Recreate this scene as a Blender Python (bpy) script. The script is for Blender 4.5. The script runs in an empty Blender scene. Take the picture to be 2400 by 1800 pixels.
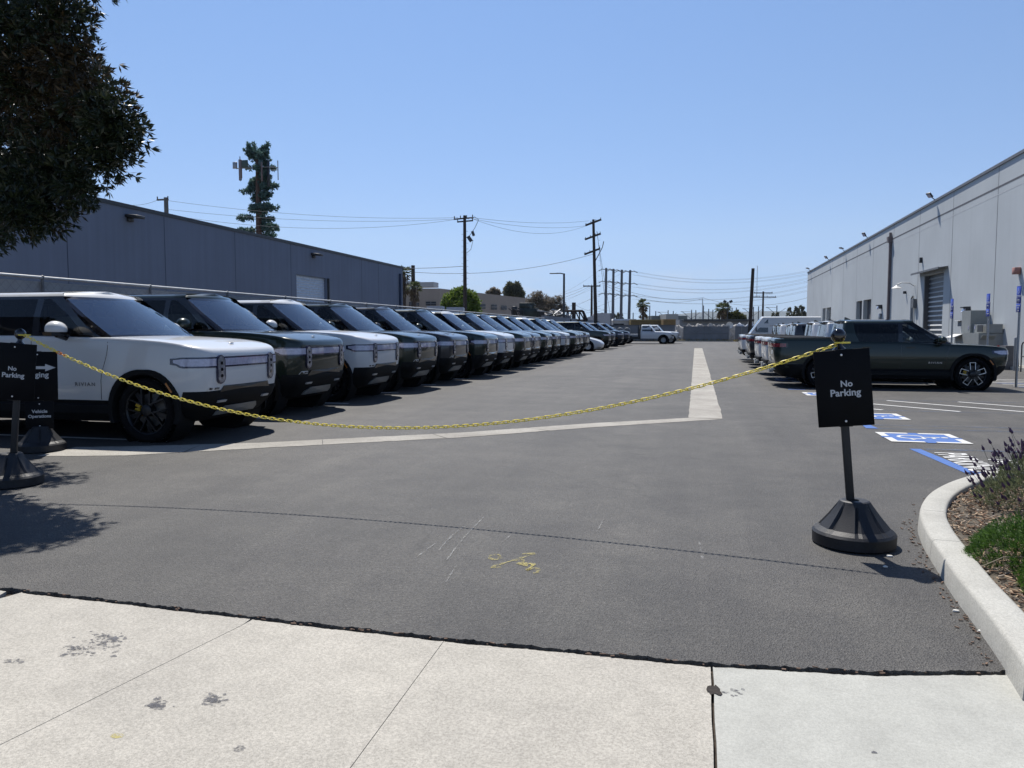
import bpy, bmesh, math, random
from mathutils import Vector, Matrix
rad=math.radians; PI=math.pi
S=bpy.context.scene; COL=S.collection
random.seed(7)
# ---------------- camera
cam_d=bpy.data.cameras.new('camera'); cam=bpy.data.objects.new('camera',cam_d); COL.objects.link(cam)
H=1.48; YAW=rad(13.2); PIT=math.atan(126/1803)
cam.location=(0,0,H); cam.rotation_euler=(rad(90)-PIT,0,YAW)
cam_d.sensor_width=36; cam_d.lens=36*1803/2400; cam_d.clip_start=.1; cam_d.clip_end=30000
S.camera=cam
# ---------------- world / sun
SUN=Vector((-.26,.53,1)).normalized()
w=bpy.data.worlds.new('World'); S.world=w; w.use_nodes=True
nt=w.node_tree; nt.nodes.clear(); N=nt.nodes.new; Lk=nt.links.new
out=N('ShaderNodeOutputWorld'); bg=N('ShaderNodeBackground'); sky=N('ShaderNodeTexSky')
sky.sky_type='NISHITA'; sky.sun_disc=False; sky.sun_elevation=math.asin(SUN.z); sky.sun_rotation=math.atan2(SUN.x,SUN.y)
sky.altitude=50; sky.air_density=1.0; sky.dust_density=.0; sky.ozone_density=3.0
SKY_STRENGTH=.11
bg.inputs[1].default_value=SKY_STRENGTH
# thin clouds low over the horizon
tc=N('ShaderNodeTexCoord'); mp=N('ShaderNodeMapping'); mp.inputs['Scale'].default_value=(7,7,34)
no=N('ShaderNodeTexNoise'); no.inputs['Scale'].default_value=1.1; no.inputs['Detail'].default_value=7; no.inputs['Roughness'].default_value=.62
Lk(tc.outputs['Generated'],mp.inputs[0]); Lk(mp.outputs[0],no.inputs[0])
rp=N('ShaderNodeValToRGB'); rp.color_ramp.elements[0].position=.50; rp.color_ramp.elements[1].position=.74
Lk(no.outputs[0],rp.inputs[0])
sx=N('ShaderNodeSeparateXYZ'); Lk(tc.outputs['Generated'],sx.inputs[0])
band=N('ShaderNodeValToRGB'); e=band.color_ramp.elements
e[0].position=0.0; e[0].color=(.55,)*3+(1,); e[1].position=.10; e[1].color=(0,0,0,1)
m=band.color_ramp.elements.new(.045); m.color=(.62,)*3+(1,)
Lk(sx.outputs[2],band.inputs[0])
mu=N('ShaderNodeMath'); mu.operation='MULTIPLY'; Lk(rp.outputs[0],mu.inputs[0]); Lk(band.outputs[0],mu.inputs[1])
mx=N('ShaderNodeMixRGB'); mx.inputs[2].default_value=(4.9,5.3,6.1,1)
gm=N('ShaderNodeValToRGB'); ge=gm.color_ramp.elements
ge[0].position=0.013; ge[0].color=(.40,.545,.94,1); ge[1].position=1.0; ge[1].color=(.50,.52,.62,1)
for ps,cl in ((.038,(.48,.56,.84)),(.115,(.71,.70,.815)),(.257,(.82,.82,.885)),(.378,(.90,.91,.965)),(.5,(.92,.90,.94)),(.75,(.66,.67,.75))):
    q=ge.new(ps); q.color=cl+(1,)
Lk(sx.outputs[2],gm.inputs[0])
mg=N('ShaderNodeMixRGB'); mg.blend_type='MULTIPLY'; mg.inputs[0].default_value=1; Lk(sky.outputs[0],mg.inputs[1]); Lk(gm.outputs[0],mg.inputs[2])
Lk(mu.outputs[0],mx.inputs[0]); Lk(mg.outputs[0],mx.inputs[1]); Lk(mx.outputs[0],bg.inputs[0]); Lk(bg.outputs[0],out.inputs[0])
sl=bpy.data.lights.new('sun','SUN'); sun=bpy.data.objects.new('sun',sl); COL.objects.link(sun)
sl.energy=4.9; sl.angle=rad(.53); sl.color=(1,.955,.89); sun.rotation_euler=SUN.to_track_quat('Z','Y').to_euler(); sun.location=(0,0,60)
S.view_settings.view_transform='Standard'; S.view_settings.look='None'; S.view_settings.gamma=1
S.view_settings.exposure=0.35
S.cycles.max_bounces=8; S.cycles.transparent_max_bounces=16; S.cycles.glossy_bounces=4
S.cycles.caustics_reflective=False; S.cycles.caustics_refractive=False

# ---------------- photo helpers (used to find where things stand)
_fw=Vector((-math.sin(YAW)*math.cos(PIT),math.cos(YAW)*math.cos(PIT),-math.sin(PIT)))
_rt=Vector((math.cos(YAW),math.sin(YAW),0)); _up=_rt.cross(_fw)
def ray(u,v): return _fw+_rt*((u-1200)/1803)-_up*((v-900)/1803)
def at(u,v,d): return Vector((0,0,H))+ray(u,v)*d
def gr(u,v,z=0):
    r=ray(u,v); return Vector((0,0,H))+r*((z-H)/r.z)
def onx(u,v,X): r=ray(u,v); return Vector((0,0,H))+r*(X/r.x)
D=2400/2212.
# ---------------- materials
MATS={}
def mat(name,color,rough=.6,metal=0,var=.12,scale=6,bump=0,bscale=40,spec=.5,coat=0,color2=None,detail=5,stretch=None,emit=0):
    if name in MATS: return MATS[name]
    m=bpy.data.materials.new(name); m.use_nodes=True; t=m.node_tree; b=t.nodes['Principled BSDF']; n=t.nodes.new; l=t.links.new
    b.inputs['Roughness'].default_value=rough; b.inputs['Metallic'].default_value=metal
    b.inputs['Specular IOR Level'].default_value=spec
    if coat: b.inputs['Coat Weight'].default_value=coat; b.inputs['Coat Roughness'].default_value=.02
    c=tuple(color)
    c2=tuple(color2) if color2 else tuple(min(1,x*(1-var)) for x in c)
    c1=c if color2 else tuple(min(1,x*(1+var)) for x in c)
    tc=n('ShaderNodeTexCoord'); src=tc.outputs['Object']
    if stretch:
        mp=n('ShaderNodeMapping'); mp.inputs['Scale'].default_value=stretch; l(src,mp.inputs[0]); src=mp.outputs[0]
    no=n('ShaderNodeTexNoise'); no.inputs['Scale'].default_value=scale; no.inputs['Detail'].default_value=detail; l(src,no.inputs[0])
    r=n('ShaderNodeValToRGB'); r.color_ramp.elements[0].position=.32; r.color_ramp.elements[1].position=.68
    r.color_ramp.elements[0].color=c2+(1,); r.color_ramp.elements[1].color=c1+(1,)
    l(no.outputs[0],r.inputs[0]); l(r.outputs[0],b.inputs['Base Color'])
    if bump:
        nb=n('ShaderNodeTexNoise'); nb.inputs['Scale'].default_value=bscale; nb.inputs['Detail'].default_value=4; l(src,nb.inputs[0])
        bp=n('ShaderNodeBump'); bp.inputs['Strength'].default_value=bump; bp.inputs['Distance'].default_value=.02
        l(nb.outputs[0],bp.inputs['Height']); l(bp.outputs[0],b.inputs['Normal'])
    MATS[name]=m; return m
def asphalt_mat():
    m=bpy.data.materials.new('asphalt'); m.use_nodes=True; t=m.node_tree; b=t.nodes['Principled BSDF']; n=t.nodes.new; l=t.links.new
    tc=n('ShaderNodeTexCoord'); o=tc.outputs['Object']
    def noise(s,d=4,r=.55,src=o):
        x=n('ShaderNodeTexNoise'); x.inputs['Scale'].default_value=s; x.inputs['Detail'].default_value=d; x.inputs['Roughness'].default_value=r; l(src,x.inputs[0]); return x.outputs[0]
    def ramp(f,a,b_,ca,cb):
        x=n('ShaderNodeValToRGB'); x.color_ramp.elements[0].position=a; x.color_ramp.elements[1].position=b_
        x.color_ramp.elements[0].color=ca+(1,); x.color_ramp.elements[1].color=cb+(1,); l(f,x.inputs[0]); return x.outputs[0]
    def mix(f,a,b_,mode='MIX'):
        x=n('ShaderNodeMixRGB'); x.blend_type=mode
        if isinstance(f,float): x.inputs[0].default_value=f
        else: l(f,x.inputs[0])
        for i,v in ((1,a),(2,b_)):
            if isinstance(v,tuple): x.inputs[i].default_value=v+(1,)
            else: l(v,x.inputs[i])
        return x.outputs[0]
    base=ramp(noise(.30,7,.66),.32,.70,(.041,.040,.038),(.077,.073,.067))
    blot=ramp(noise(1.3,7,.72),.34,.68,(.66,.66,.68),(1.20,1.19,1.16))
    c=mix(1.0,base,blot,'MULTIPLY')
    vo=n('ShaderNodeTexVoronoi'); vo.inputs['Scale'].default_value=115; l(o,vo.inputs[0])
    ag=ramp(vo.outputs['Color'],.1,.9,(.48,.48,.49),(1.6,1.58,1.55))
    c=mix(.8,c,ag,'MULTIPLY')
    fine=ramp(noise(38,3,.7),.3,.7,(.72,.72,.72),(1.28,1.28,1.28))
    c=mix(.8,c,fine,'MULTIPLY')
    # sparse pale stone chips
    chip=ramp(noise(150,1,.4),.735,.76,(0,0,0),(1,1,1)); c=mix(chip,c,(.36,.35,.32))
    # worn lane along Y, faint tyre tracks
    mp=n('ShaderNodeMapping'); mp.inputs['Scale'].default_value=(1.6,.06,1); l(o,mp.inputs[0])
    tr=ramp(noise(1,4,.6,mp.outputs[0]),.35,.7,(.80,.80,.81),(1.14,1.14,1.12)); c=mix(1.0,c,tr,'MULTIPLY')
    # oil drips
    oil=ramp(noise(2.6,3,.75),.69,.77,(1,1,1),(.62,.62,.64)); c=mix(1.0,c,oil,'MULTIPLY')
        # narrow irregular cracks
    vc=n('ShaderNodeTexVoronoi'); vc.feature='DISTANCE_TO_EDGE'; vc.inputs['Scale'].default_value=.42
    nw=n('ShaderNodeTexNoise'); nw.inputs['Scale'].default_value=1.6; nw.inputs['Detail'].default_value=6; l(o,nw.inputs[0])
    vm=n('ShaderNodeVectorMath'); vm.operation='MULTIPLY_ADD'; vm.inputs[1].default_value=(.55,.55,0); l(nw.outputs['Color'],vm.inputs[0]); l(o,vm.inputs[2]); l(vm.outputs[0],vc.inputs[0])
    ck=ramp(vc.outputs['Distance'],.0015,.006,(.62,.62,.62),(1,1,1)); gate=ramp(noise(.5,3,.6),.50,.60,(0,0,0),(1,1,1)); c=mix(gate,c,mix(1.0,c,ck,'MULTIPLY'))
    l(c,b.inputs['Base Color']); b.inputs['Roughness'].default_value=.72; b.inputs['Specular IOR Level'].default_value=.6
    bp=n('ShaderNodeBump'); bp.inputs['Strength'].default_value=.9; bp.inputs['Distance'].default_value=.006
    l(vo.outputs['Distance'],bp.inputs['Height']); l(bp.outputs[0],b.inputs['Normal'])
    return m
def concrete_mat(name,base,dark,speck=.5,stain=True):
    m=bpy.data.materials.new(name); m.use_nodes=True; t=m.node_tree; b=t.nodes['Principled BSDF']; n=t.nodes.new; l=t.links.new
    o=n('ShaderNodeTexCoord').outputs['Object']
    def noise(s,d=4,r=.55):
        x=n('ShaderNodeTexNoise'); x.inputs['Scale'].default_value=s; x.inputs['Detail'].default_value=d; x.inputs['Roughness'].default_value=r; l(o,x.inputs[0]); return x.outputs[0]
    def ramp(f,a,b_,ca,cb):
        x=n('ShaderNodeValToRGB'); x.color_ramp.elements[0].position=a; x.color_ramp.elements[1].position=b_
        x.color_ramp.elements[0].color=ca+(1,); x.color_ramp.elements[1].color=cb+(1,); l(f,x.inputs[0]); return x.outputs[0]
    def mul(a,b_,f=1.0):
        x=n('ShaderNodeMixRGB'); x.blend_type='MULTIPLY'; x.inputs[0].default_value=f; l(a,x.inputs[1]); l(b_,x.inputs[2]); return x.outputs[0]
    c=ramp(noise(.8,6,.6),.3,.7,dark,base)
    c=mul(c,ramp(noise(5,6,.7),.3,.7,(.90,.90,.89),(1.08,1.08,1.07)))
    c=mul(c,ramp(noise(75,4,.75),.38,.62,(1-.42*speck,)*3,(1+.22*speck,)*3))
    c=mul(c,ramp(noise(190,2,.6),.33,.5,(1-.5*speck,)*3,(1.05,)*3))
    if stain:
        c=mul(c,ramp(noise(1.3,7,.8),.66,.72,(1,1,1),(.62,.61,.60)),.55)
    l(c,b.inputs['Base Color']); b.inputs['Roughness'].default_value=.9; b.inputs['Specular IOR Level'].default_value=.3
    bp=n('ShaderNodeBump'); bp.inputs['Strength'].default_value=.5; bp.inputs['Distance'].default_value=.004
    l(noise(110,3,.7),bp.inputs['Height']); l(bp.outputs[0],b.inputs['Normal'])
    return m
def stucco_mat(name,c,var=.06,streak=.08,bump=.15):
    m=bpy.data.materials.new(name); m.use_nodes=True; t=m.node_tree; b=t.nodes['Principled BSDF']; n=t.nodes.new; l=t.links.new
    o=n('ShaderNodeTexCoord').outputs['Object']
    a=n('ShaderNodeTexNoise'); a.inputs['Scale'].default_value=.45; a.inputs['Detail'].default_value=6; l(o,a.inputs[0])
    r=n('ShaderNodeValToRGB'); r.color_ramp.elements[0].position=.3; r.color_ramp.elements[1].position=.7
    r.color_ramp.elements[0].color=tuple(x*(1-var) for x in c)+(1,); r.color_ramp.elements[1].color=tuple(x*(1+var) for x in c)+(1,); l(a.outputs[0],r.inputs[0])
    mp=n('ShaderNodeMapping'); mp.inputs['Scale'].default_value=(3,3,.12); l(o,mp.inputs[0])
    s=n('ShaderNodeTexNoise'); s.inputs['Scale'].default_value=1.2; s.inputs['Detail'].default_value=5; l(mp.outputs[0],s.inputs[0])
    r2=n('ShaderNodeValToRGB'); r2.color_ramp.elements[0].position=.3; r2.color_ramp.elements[1].position=.7
    r2.color_ramp.elements[0].color=(1-streak,)*3+(1,); r2.color_ramp.elements[1].color=(1+streak*.6,)*3+(1,); l(s.outputs[0],r2.inputs[0])
    x=n('ShaderNodeMixRGB'); x.blend_type='MULTIPLY'; x.inputs[0].default_value=1; l(r.outputs[0],x.inputs[1]); l(r2.outputs[0],x.inputs[2])
    l(x.outputs[0],b.inputs['Base Color']); b.inputs['Roughness'].default_value=.85; b.inputs['Specular IOR Level'].default_value=.25
    if bump:
        q=n('ShaderNodeTexNoise'); q.inputs['Scale'].default_value=9; q.inputs['Detail'].default_value=6; l(o,q.inputs[0])
        bp=n('ShaderNodeBump'); bp.inputs['Strength'].default_value=bump; bp.inputs['Distance'].default_value=.02; l(q.outputs[0],bp.inputs['Height']); l(bp.outputs[0],b.inputs['Normal'])
    return m
def paint_mat(name,c,rough=.35,flake=0):
    m=bpy.data.materials.new(name); m.use_nodes=True; t=m.node_tree; b=t.nodes['Principled BSDF']; n=t.nodes.new; l=t.links.new
    b.inputs['Metallic'].default_value=flake
    b.inputs['Roughness'].default_value=rough; b.inputs['Specular IOR Level'].default_value=.2; b.inputs['Coat Weight'].default_value=.75; b.inputs['Coat Roughness'].default_value=.03
    o=n('ShaderNodeTexCoord').outputs['Object']
    a=n('ShaderNodeTexNoise'); a.inputs['Scale'].default_value=2.2; a.inputs['Detail'].default_value=6; l(o,a.inputs[0])
    r=n('ShaderNodeValToRGB'); r.color_ramp.elements[0].color=tuple(x*.95 for x in c)+(1,); r.color_ramp.elements[1].color=tuple(min(1,x*1.04) for x in c)+(1,); l(a.outputs[0],r.inputs[0]); l(r.outputs[0],b.inputs['Base Color'])
    return m
def glass_mat(name,tint,ior=1.7,rough=.02):
    m=bpy.data.materials.new(name); m.use_nodes=True; t=m.node_tree; t.nodes.clear(); n=t.nodes.new; l=t.links.new
    o=n('ShaderNodeOutputMaterial'); tr=n('ShaderNodeBsdfTransparent'); tr.inputs[0].default_value=tuple(tint)+(1,)
    g=n('ShaderNodeBsdfGlossy'); g.inputs['Roughness'].default_value=rough; g.inputs[0].default_value=(1,1,1,1)
    f=n('ShaderNodeFresnel'); f.inputs[0].default_value=ior
    no=n('ShaderNodeTexNoise'); no.inputs['Scale'].default_value=3
    bp=n('ShaderNodeBump'); bp.inputs['Strength'].default_value=.04; bp.inputs['Distance'].default_value=.02; l(no.outputs[0],bp.inputs['Height']); l(bp.outputs[0],g.inputs['Normal'])
    x=n('ShaderNodeMixShader'); l(f.outputs[0],x.inputs[0]); l(tr.outputs[0],x.inputs[1]); l(g.outputs[0],x.inputs[2]); l(x.outputs[0],o.inputs[0])
    return m
def leaf_mat(name,c,c2,rough=.5,trans=.25):
    m=bpy.data.materials.new(name); m.use_nodes=True; t=m.node_tree; t.nodes.clear(); n=t.nodes.new; l=t.links.new
    o=n('ShaderNodeOutputMaterial'); b=n('ShaderNodeBsdfPrincipled'); tl=n('ShaderNodeBsdfTranslucent'); x=n('ShaderNodeMixShader'); x.inputs[0].default_value=trans
    g=n('ShaderNodeNewGeometry'); r=n('ShaderNodeValToRGB'); r.color_ramp.elements[0].color=tuple(c)+(1,); r.color_ramp.elements[1].color=tuple(c2)+(1,)
    l(g.outputs['Random Per Island'],r.inputs[0]); l(r.outputs[0],b.inputs['Base Color']); l(r.outputs[0],tl.inputs[0])
    b.inputs['Roughness'].default_value=rough; b.inputs['Specular IOR Level'].default_value=.4
    l(b.outputs[0],x.inputs[1]); l(tl.outputs[0],x.inputs[2]); l(x.outputs[0],o.inputs[0]); return m

def worn_mat(name,c,lo,hi,scale=55,rough=.8,detail=6,keep=1.0):
    # paint or stain broken up by the stone texture: bare ground shows through
    m=bpy.data.materials.new(name); m.use_nodes=True; t=m.node_tree; b=t.nodes['Principled BSDF']; o=t.nodes['Material Output']; n=t.nodes.new; l=t.links.new
    tc=n('ShaderNodeTexCoord'); a=n('ShaderNodeTexNoise'); a.inputs['Scale'].default_value=scale; a.inputs['Detail'].default_value=detail; a.inputs['Roughness'].default_value=.7; l(tc.outputs['Object'],a.inputs[0])
    a2=n('ShaderNodeTexNoise'); a2.inputs['Scale'].default_value=scale*.12; a2.inputs['Detail'].default_value=4; l(tc.outputs['Object'],a2.inputs[0])
    ad=n('ShaderNodeMath'); ad.operation='MULTIPLY_ADD'; ad.inputs[1].default_value=.6; l(a2.outputs[0],ad.inputs[0]); l(a.outputs[0],ad.inputs[2])
    r=n('ShaderNodeMapRange'); r.inputs[1].default_value=lo; r.inputs[2].default_value=hi; r.inputs[3].default_value=0; r.inputs[4].default_value=keep; l(ad.outputs[0],r.inputs[0])
    rc=n('ShaderNodeValToRGB'); rc.color_ramp.elements[0].color=tuple(x*.82 for x in c)+(1,); rc.color_ramp.elements[1].color=tuple(min(1,x*1.12) for x in c)+(1,); l(a2.outputs[0],rc.inputs[0]); l(rc.outputs[0],b.inputs['Base Color'])
    b.inputs['Roughness'].default_value=rough; b.inputs['Specular IOR Level'].default_value=.3
    tr=n('ShaderNodeBsdfTransparent'); x=n('ShaderNodeMixShader'); l(r.outputs[0],x.inputs[0]); l(tr.outputs[0],x.inputs[1]); l(b.outputs[0],x.inputs[2]); l(x.outputs[0],o.inputs[0])
    return m
M_ASPH=asphalt_mat()
M_CONC=concrete_mat('driveway_concrete',(.445,.42,.37),(.37,.35,.312),.5)
M_CONC2=concrete_mat('smooth_concrete',(.42,.42,.385),(.36,.36,.335),.25)
M_CURB=concrete_mat('curb_concrete',(.46,.455,.42),(.36,.35,.32),.35)
M_GUT=concrete_mat('gutter_concrete',(.42,.40,.36),(.28,.262,.235),.6)
M_DIRT=mat('dirt',(.09,.075,.055),.95,var=.4,scale=20,bump=.5)
M_FARG=mat('yard_ground',(.17,.155,.135),.95,var=.25,scale=.15)
M_BLK=mat('black_plastic',(.014,.015,.017),.55,var=.2,bump=.15,bscale=60)
M_BLKR=mat('black_rubber_base',(.010,.011,.014),.55,var=.2,scale=25,bump=.12,bscale=160)
M_SIGN=mat('black_sign_face',(.0045,.005,.0065),.7,var=.15,spec=.15)
M_LET=mat('white_lettering',(.52,.54,.56),.6,var=.03)
M_YCH=mat('yellow_plastic',(.80,.66,.10),.42,var=.12,scale=60)
M_ORG=mat('orange_plastic',(.75,.22,.03),.5)
M_STEEL=mat('galvanised_steel',(.30,.31,.32),.45,.7,var=.15,scale=30)
M_DSTEEL=mat('dark_painted_steel',(.04,.043,.047),.5,.3)
M_WOOD=mat('dark_utility_wood',(.040,.030,.024),.85,var=.3,scale=4,stretch=(6,6,.3))
M_LINE=worn_mat('white_road_paint',(.60,.60,.58),.50,.66,60)
M_LINE2=mat('worn_white_road_paint',(.40,.40,.39),.8,var=.3,scale=12)
M_BLUE=worn_mat('blue_road_paint',(.075,.155,.40),.50,.68,60)
M_FBLUE=worn_mat('faded_blue_road_paint',(.12,.16,.24),.66,.95,40)
M_SBLUE=mat('blue_sign_face',(.02,.05,.36),.4,var=.05)
M_YSP=worn_mat('yellow_marking_paint',(.50,.43,.14),.70,.98,90)
M_WIRE=mat('dark_cable',(.10,.105,.115),.7)
M_BWHITE=mat('white_painted_metal',(.66,.66,.64),.5,var=.08)
# ---------------- mesh helpers
def link(o,parent=None):
    COL.objects.link(o)
    if parent is not None: o.parent=parent
    return o
def tag(o,label=None,cat=None,group=None,kind=None):
    if label: o['label']=label
    if cat: o['category']=cat
    if group: o['group']=group
    if kind: o['kind']=kind
    return o
def thing(name,label,cat,loc=(0,0,0),rz=0,group=None,rot=None):
    o=bpy.data.objects.new(name,None); COL.objects.link(o); o.location=loc; o.rotation_euler=rot or (0,0,rz); o.empty_display_size=.3
    return tag(o,label,cat,group)
def copy_tree(o,parent=None):
    c=o.copy(); COL.objects.link(c); c.parent=parent
    for ch in list(o.children): copy_tree(ch,c)
    return c
class MB:
    def __init__(s): s.v=[];s.f=[];s.m=[];s.mi=0
    def add(s,vs,fs):
        b=len(s.v); s.v+= [tuple(x) for x in vs]; s.f+=[tuple(b+i for i in f) for f in fs]; s.m+=[s.mi]*len(fs); return s
    def box(s,c,d,rz=0,ry=0,rx=0,taper=1):
        cx,cy,cz=c; x,y,z=[q/2 for q in d]
        M=Matrix.Rotation(rz,3,'Z')@Matrix.Rotation(ry,3,'Y')@Matrix.Rotation(rx,3,'X')
        vs=[]
        for sz in(-1,1):
            k=1 if sz<0 else taper
            for sx,sy in((-1,-1),(1,-1),(1,1),(-1,1)):
                p=M@Vector((sx*x*k,sy*y*k,sz*z)); vs.append((cx+p.x,cy+p.y,cz+p.z))
        return s.add(vs,[(3,2,1,0),(4,5,6,7),(0,1,5,4),(1,2,6,5),(2,3,7,6),(3,0,4,7)])
    def tube(s,pts,r,n=8,cap=True,closed=False,flat=None):
        pts=[Vector(p) for p in pts]; rs=r if isinstance(r,(list,tuple)) else [r]*len(pts); vs=[];k=len(pts);prev=None
        for i,p in enumerate(pts):
            a=pts[(i-1)%k] if (closed or i>0) else p; b=pts[(i+1)%k] if (closed or i<k-1) else p
            t=(b-a).normalized() if (b-a).length>1e-9 else Vector((0,0,1))
            if prev is None:
                h=Vector((0,0,1)) if abs(t.z)<.9 else Vector((1,0,0)); u=t.cross(h).normalized()
            else:
                u=(prev-t*prev.dot(t)); u=u.normalized() if u.length>1e-6 else t.orthogonal().normalized()
            prev=u; w_=t.cross(u)
            for j in range(n):
                q=2*PI*j/n; vs.append(p+(u*math.cos(q)+w_*math.sin(q))*rs[i])
        fs=[]
        for i in range(k if closed else k-1):
            i2=(i+1)%k
            for j in range(n):
                j2=(j+1)%n; fs.append((i*n+j,i*n+j2,i2*n+j2,i2*n+j))
        if cap and not closed: fs+= [tuple(range(n-1,-1,-1)),tuple((k-1)*n+j for j in range(n))]
        return s.add(vs,fs)
    def cyl(s,a,b,r,n=12,r2=None): return s.tube([a,b],[r,r if r2 is None else r2],n)
    def prism(s,poly,z0,z1,axis='z'):
        # poly list of 2d points counter-clockwise; extruded along axis
        n=len(poly)
        def P(p,h):
            if axis=='z': return (p[0],p[1],h)
            if axis=='y': return (p[0],h,p[1])
            return (h,p[0],p[1])
        vs=[P(p,z0) for p in poly]+[P(p,z1) for p in poly]
        fs=[tuple(range(n-1,-1,-1)),tuple(range(n,2*n))]+[(i,(i+1)%n,n+(i+1)%n,n+i) for i in range(n)]
        if axis=='y': fs=[f[::-1] for f in fs]
        return s.add(vs,fs)
    def lathe(s,prof,n=32,axis='z',c=(0,0,0),mod=None):
        vs=[]
        for r,h in prof:
            for j in range(n):
                a=2*PI*j/n; rr=r*(mod(j,h) if mod else 1)
                x,y=rr*math.cos(a),rr*math.sin(a)
                p=(x,y,h) if axis=='z' else ((x,h,y) if axis=='y' else (h,x,y))
                vs.append((p[0]+c[0],p[1]+c[1],p[2]+c[2]))
        fs=[]
        for i in range(len(prof)-1):
            for j in range(n):
                j2=(j+1)%n; q=(i*n+j,i*n+j2,(i+1)*n+j2,(i+1)*n+j); fs.append(q if axis!='y' else q[::-1])
        return s.add(vs,fs)
    def ribbon(s,pts,w_,z=0,taper=False):
        # flat ribbon on the ground
        k=len(pts); vs=[]
        for i,p in enumerate(pts):
            a=pts[max(0,i-1)]; b=pts[min(k-1,i+1)]; dx,dy=b[0]-a[0],b[1]-a[1]; l=math.hypot(dx,dy) or 1
            ww=w_[i] if isinstance(w_,(list,tuple)) else w_
            nx,ny=-dy/l*ww/2,dx/l*ww/2; vs+=[(p[0]+nx,p[1]+ny,z),(p[0]-nx,p[1]-ny,z)]
        return s.add(vs,[(2*i,2*i+1,2*i+3,2*i+2) for i in range(k-1)])
    def build(s,name,mats,parent=None,smooth=None,loc=None,rot=None):
        me=bpy.data.meshes.new(name); me.from_pydata(s.v,[],s.f)
        if not isinstance(mats,(list,tuple)): mats=[mats]
        for q in mats: me.materials.append(q)
        if len(mats)>1: me.polygons.foreach_set('material_index',s.m)
        if smooth is not None:
            me.polygons.foreach_set('use_smooth',[True]*len(me.polygons)); me.update()
            me.set_sharp_from_angle(angle=rad(smooth))
        me.update(); o=bpy.data.objects.new(name,me); link(o,parent)
        if loc: o.location=loc
        if rot: o.rotation_euler=rot
        return o
def fix_normals(o):
    bm=bmesh.new(); bm.from_mesh(o.data); bmesh.ops.recalc_face_normals(bm,faces=bm.faces); bm.to_mesh(o.data); bm.free()
def boolean_cut(o,cut):
    md=o.modifiers.new('b','BOOLEAN'); md.object=cut; md.operation='DIFFERENCE'; md.solver='EXACT'; md.use_self=True
    bpy.context.view_layer.update(); dg=bpy.context.evaluated_depsgraph_get()
    me=bpy.data.meshes.new_from_object(o.evaluated_get(dg)); o.modifiers.clear(); old=o.data; o.data=me; me.name=old.name
    bpy.data.objects.remove(cut)
def bevel(o,wd,seg=2,ang=35):
    bm=bmesh.new(); bm.from_mesh(o.data); bmesh.ops.remove_doubles(bm,verts=bm.verts,dist=1e-5)
    es=[e for e in bm.edges if len(e.link_faces)==2 and e.calc_face_angle(0)>rad(ang)]
    bmesh.ops.bevel(bm,geom=es,offset=wd,segments=seg,affect='EDGES',profile=.5,clamp_overlap=True)
    bm.to_mesh(o.data); bm.free()
    o.data.polygons.foreach_set('use_smooth',[True]*len(o.data.polygons)); o.data.set_sharp_from_angle(angle=rad(50)); return o
FONTC={}
def text_geo(txt,size,bold=0,align='CENTER',space=1.0,res=3):
    cu=bpy.data.curves.new('t','FONT'); cu.body=txt; cu.size=size; cu.align_x=align; cu.align_y='CENTER'; cu.offset=bold; cu.resolution_u=res; cu.space_character=space
    o=bpy.data.objects.new('t',cu); COL.objects.link(o); bpy.context.view_layer.update()
    me=bpy.data.meshes.new_from_object(o.evaluated_get(bpy.context.evaluated_depsgraph_get()))
    vs=[v.co.copy() for v in me.vertices]; fs=[tuple(p.vertices) for p in me.polygons]
    bpy.data.objects.remove(o); bpy.data.curves.remove(cu); bpy.data.meshes.remove(me); return vs,fs
def text_obj(name,txt,size,m,parent,loc,rot,bold=0,fit=None,space=1.0,fith=None):
    vs,fs=text_geo(txt,size,bold,space=space)
    xs=[v.x for v in vs]; ys=[v.y for v in vs]; cx=(max(xs)+min(xs))/2; cy=(max(ys)+min(ys))/2
    kx=fit/(max(xs)-min(xs)) if fit else 1; ky=fith/(max(ys)-min(ys)) if fith else (kx if fit else 1)
    b=MB(); b.add([((v.x-cx)*kx,(v.y-cy)*ky,0) for v in vs],fs)
    return b.build(name,m,parent,loc=loc,rot=rot)

# ================= SETTING
def jag(x,a,s): return a*(math.sin(x*s)+.6*math.sin(x*s*2.7+1)+.4*math.sin(x*s*6.1+2)+.3*math.sin(x*s*14+.5))
g=MB(); g.add([(-9000,-400,-.06),(9000,-400,-.06),(9000,14000,-.06),(-9000,14000,-.06)],[(0,1,2,3)])
tag(g.build('ground',M_FARG),kind='structure')
EDGE=[(-16,3.62),(-6,3.58),(-3.75,3.56),(-2.22,3.49),(-1.14,3.45),(.09,3.45),(.8,3.53),(1.34,3.66),(1.6,3.7),(4,3.72),(12,3.72)]
def edge_y(x):
    for (x0,y0),(x1,y1) in zip(EDGE,EDGE[1:]):
        if x0<=x<=x1: return y0+(y1-y0)*(x-x0)/(x1-x0)
    return 3.6
# parking lot asphalt with a ragged front edge; the far part closes at the gate
xs=[-12.3+i*.02 for i in range(int(24.6/.02)+1)]
b=MB(); n=len(xs)
fr=[(x,edge_y(x)+.006*math.sin(x*23)+.005*math.sin(x*61+1)+.005*math.sin(x*137)+random.uniform(-.004,.004)) for x in xs]
b.add([(x,y,0) for x,y in fr]+[(x,y-.006,-.05) for x,y in fr]+[(x,104.2,0) for x,_ in fr],
  [(i,i+1,2*n+i+1,2*n+i) for i in range(n-1)]+[(n+i,n+i+1,i+1,i) for i in range(n-1)])
tag(b.build('parking_lot',M_ASPH),kind='structure')
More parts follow.
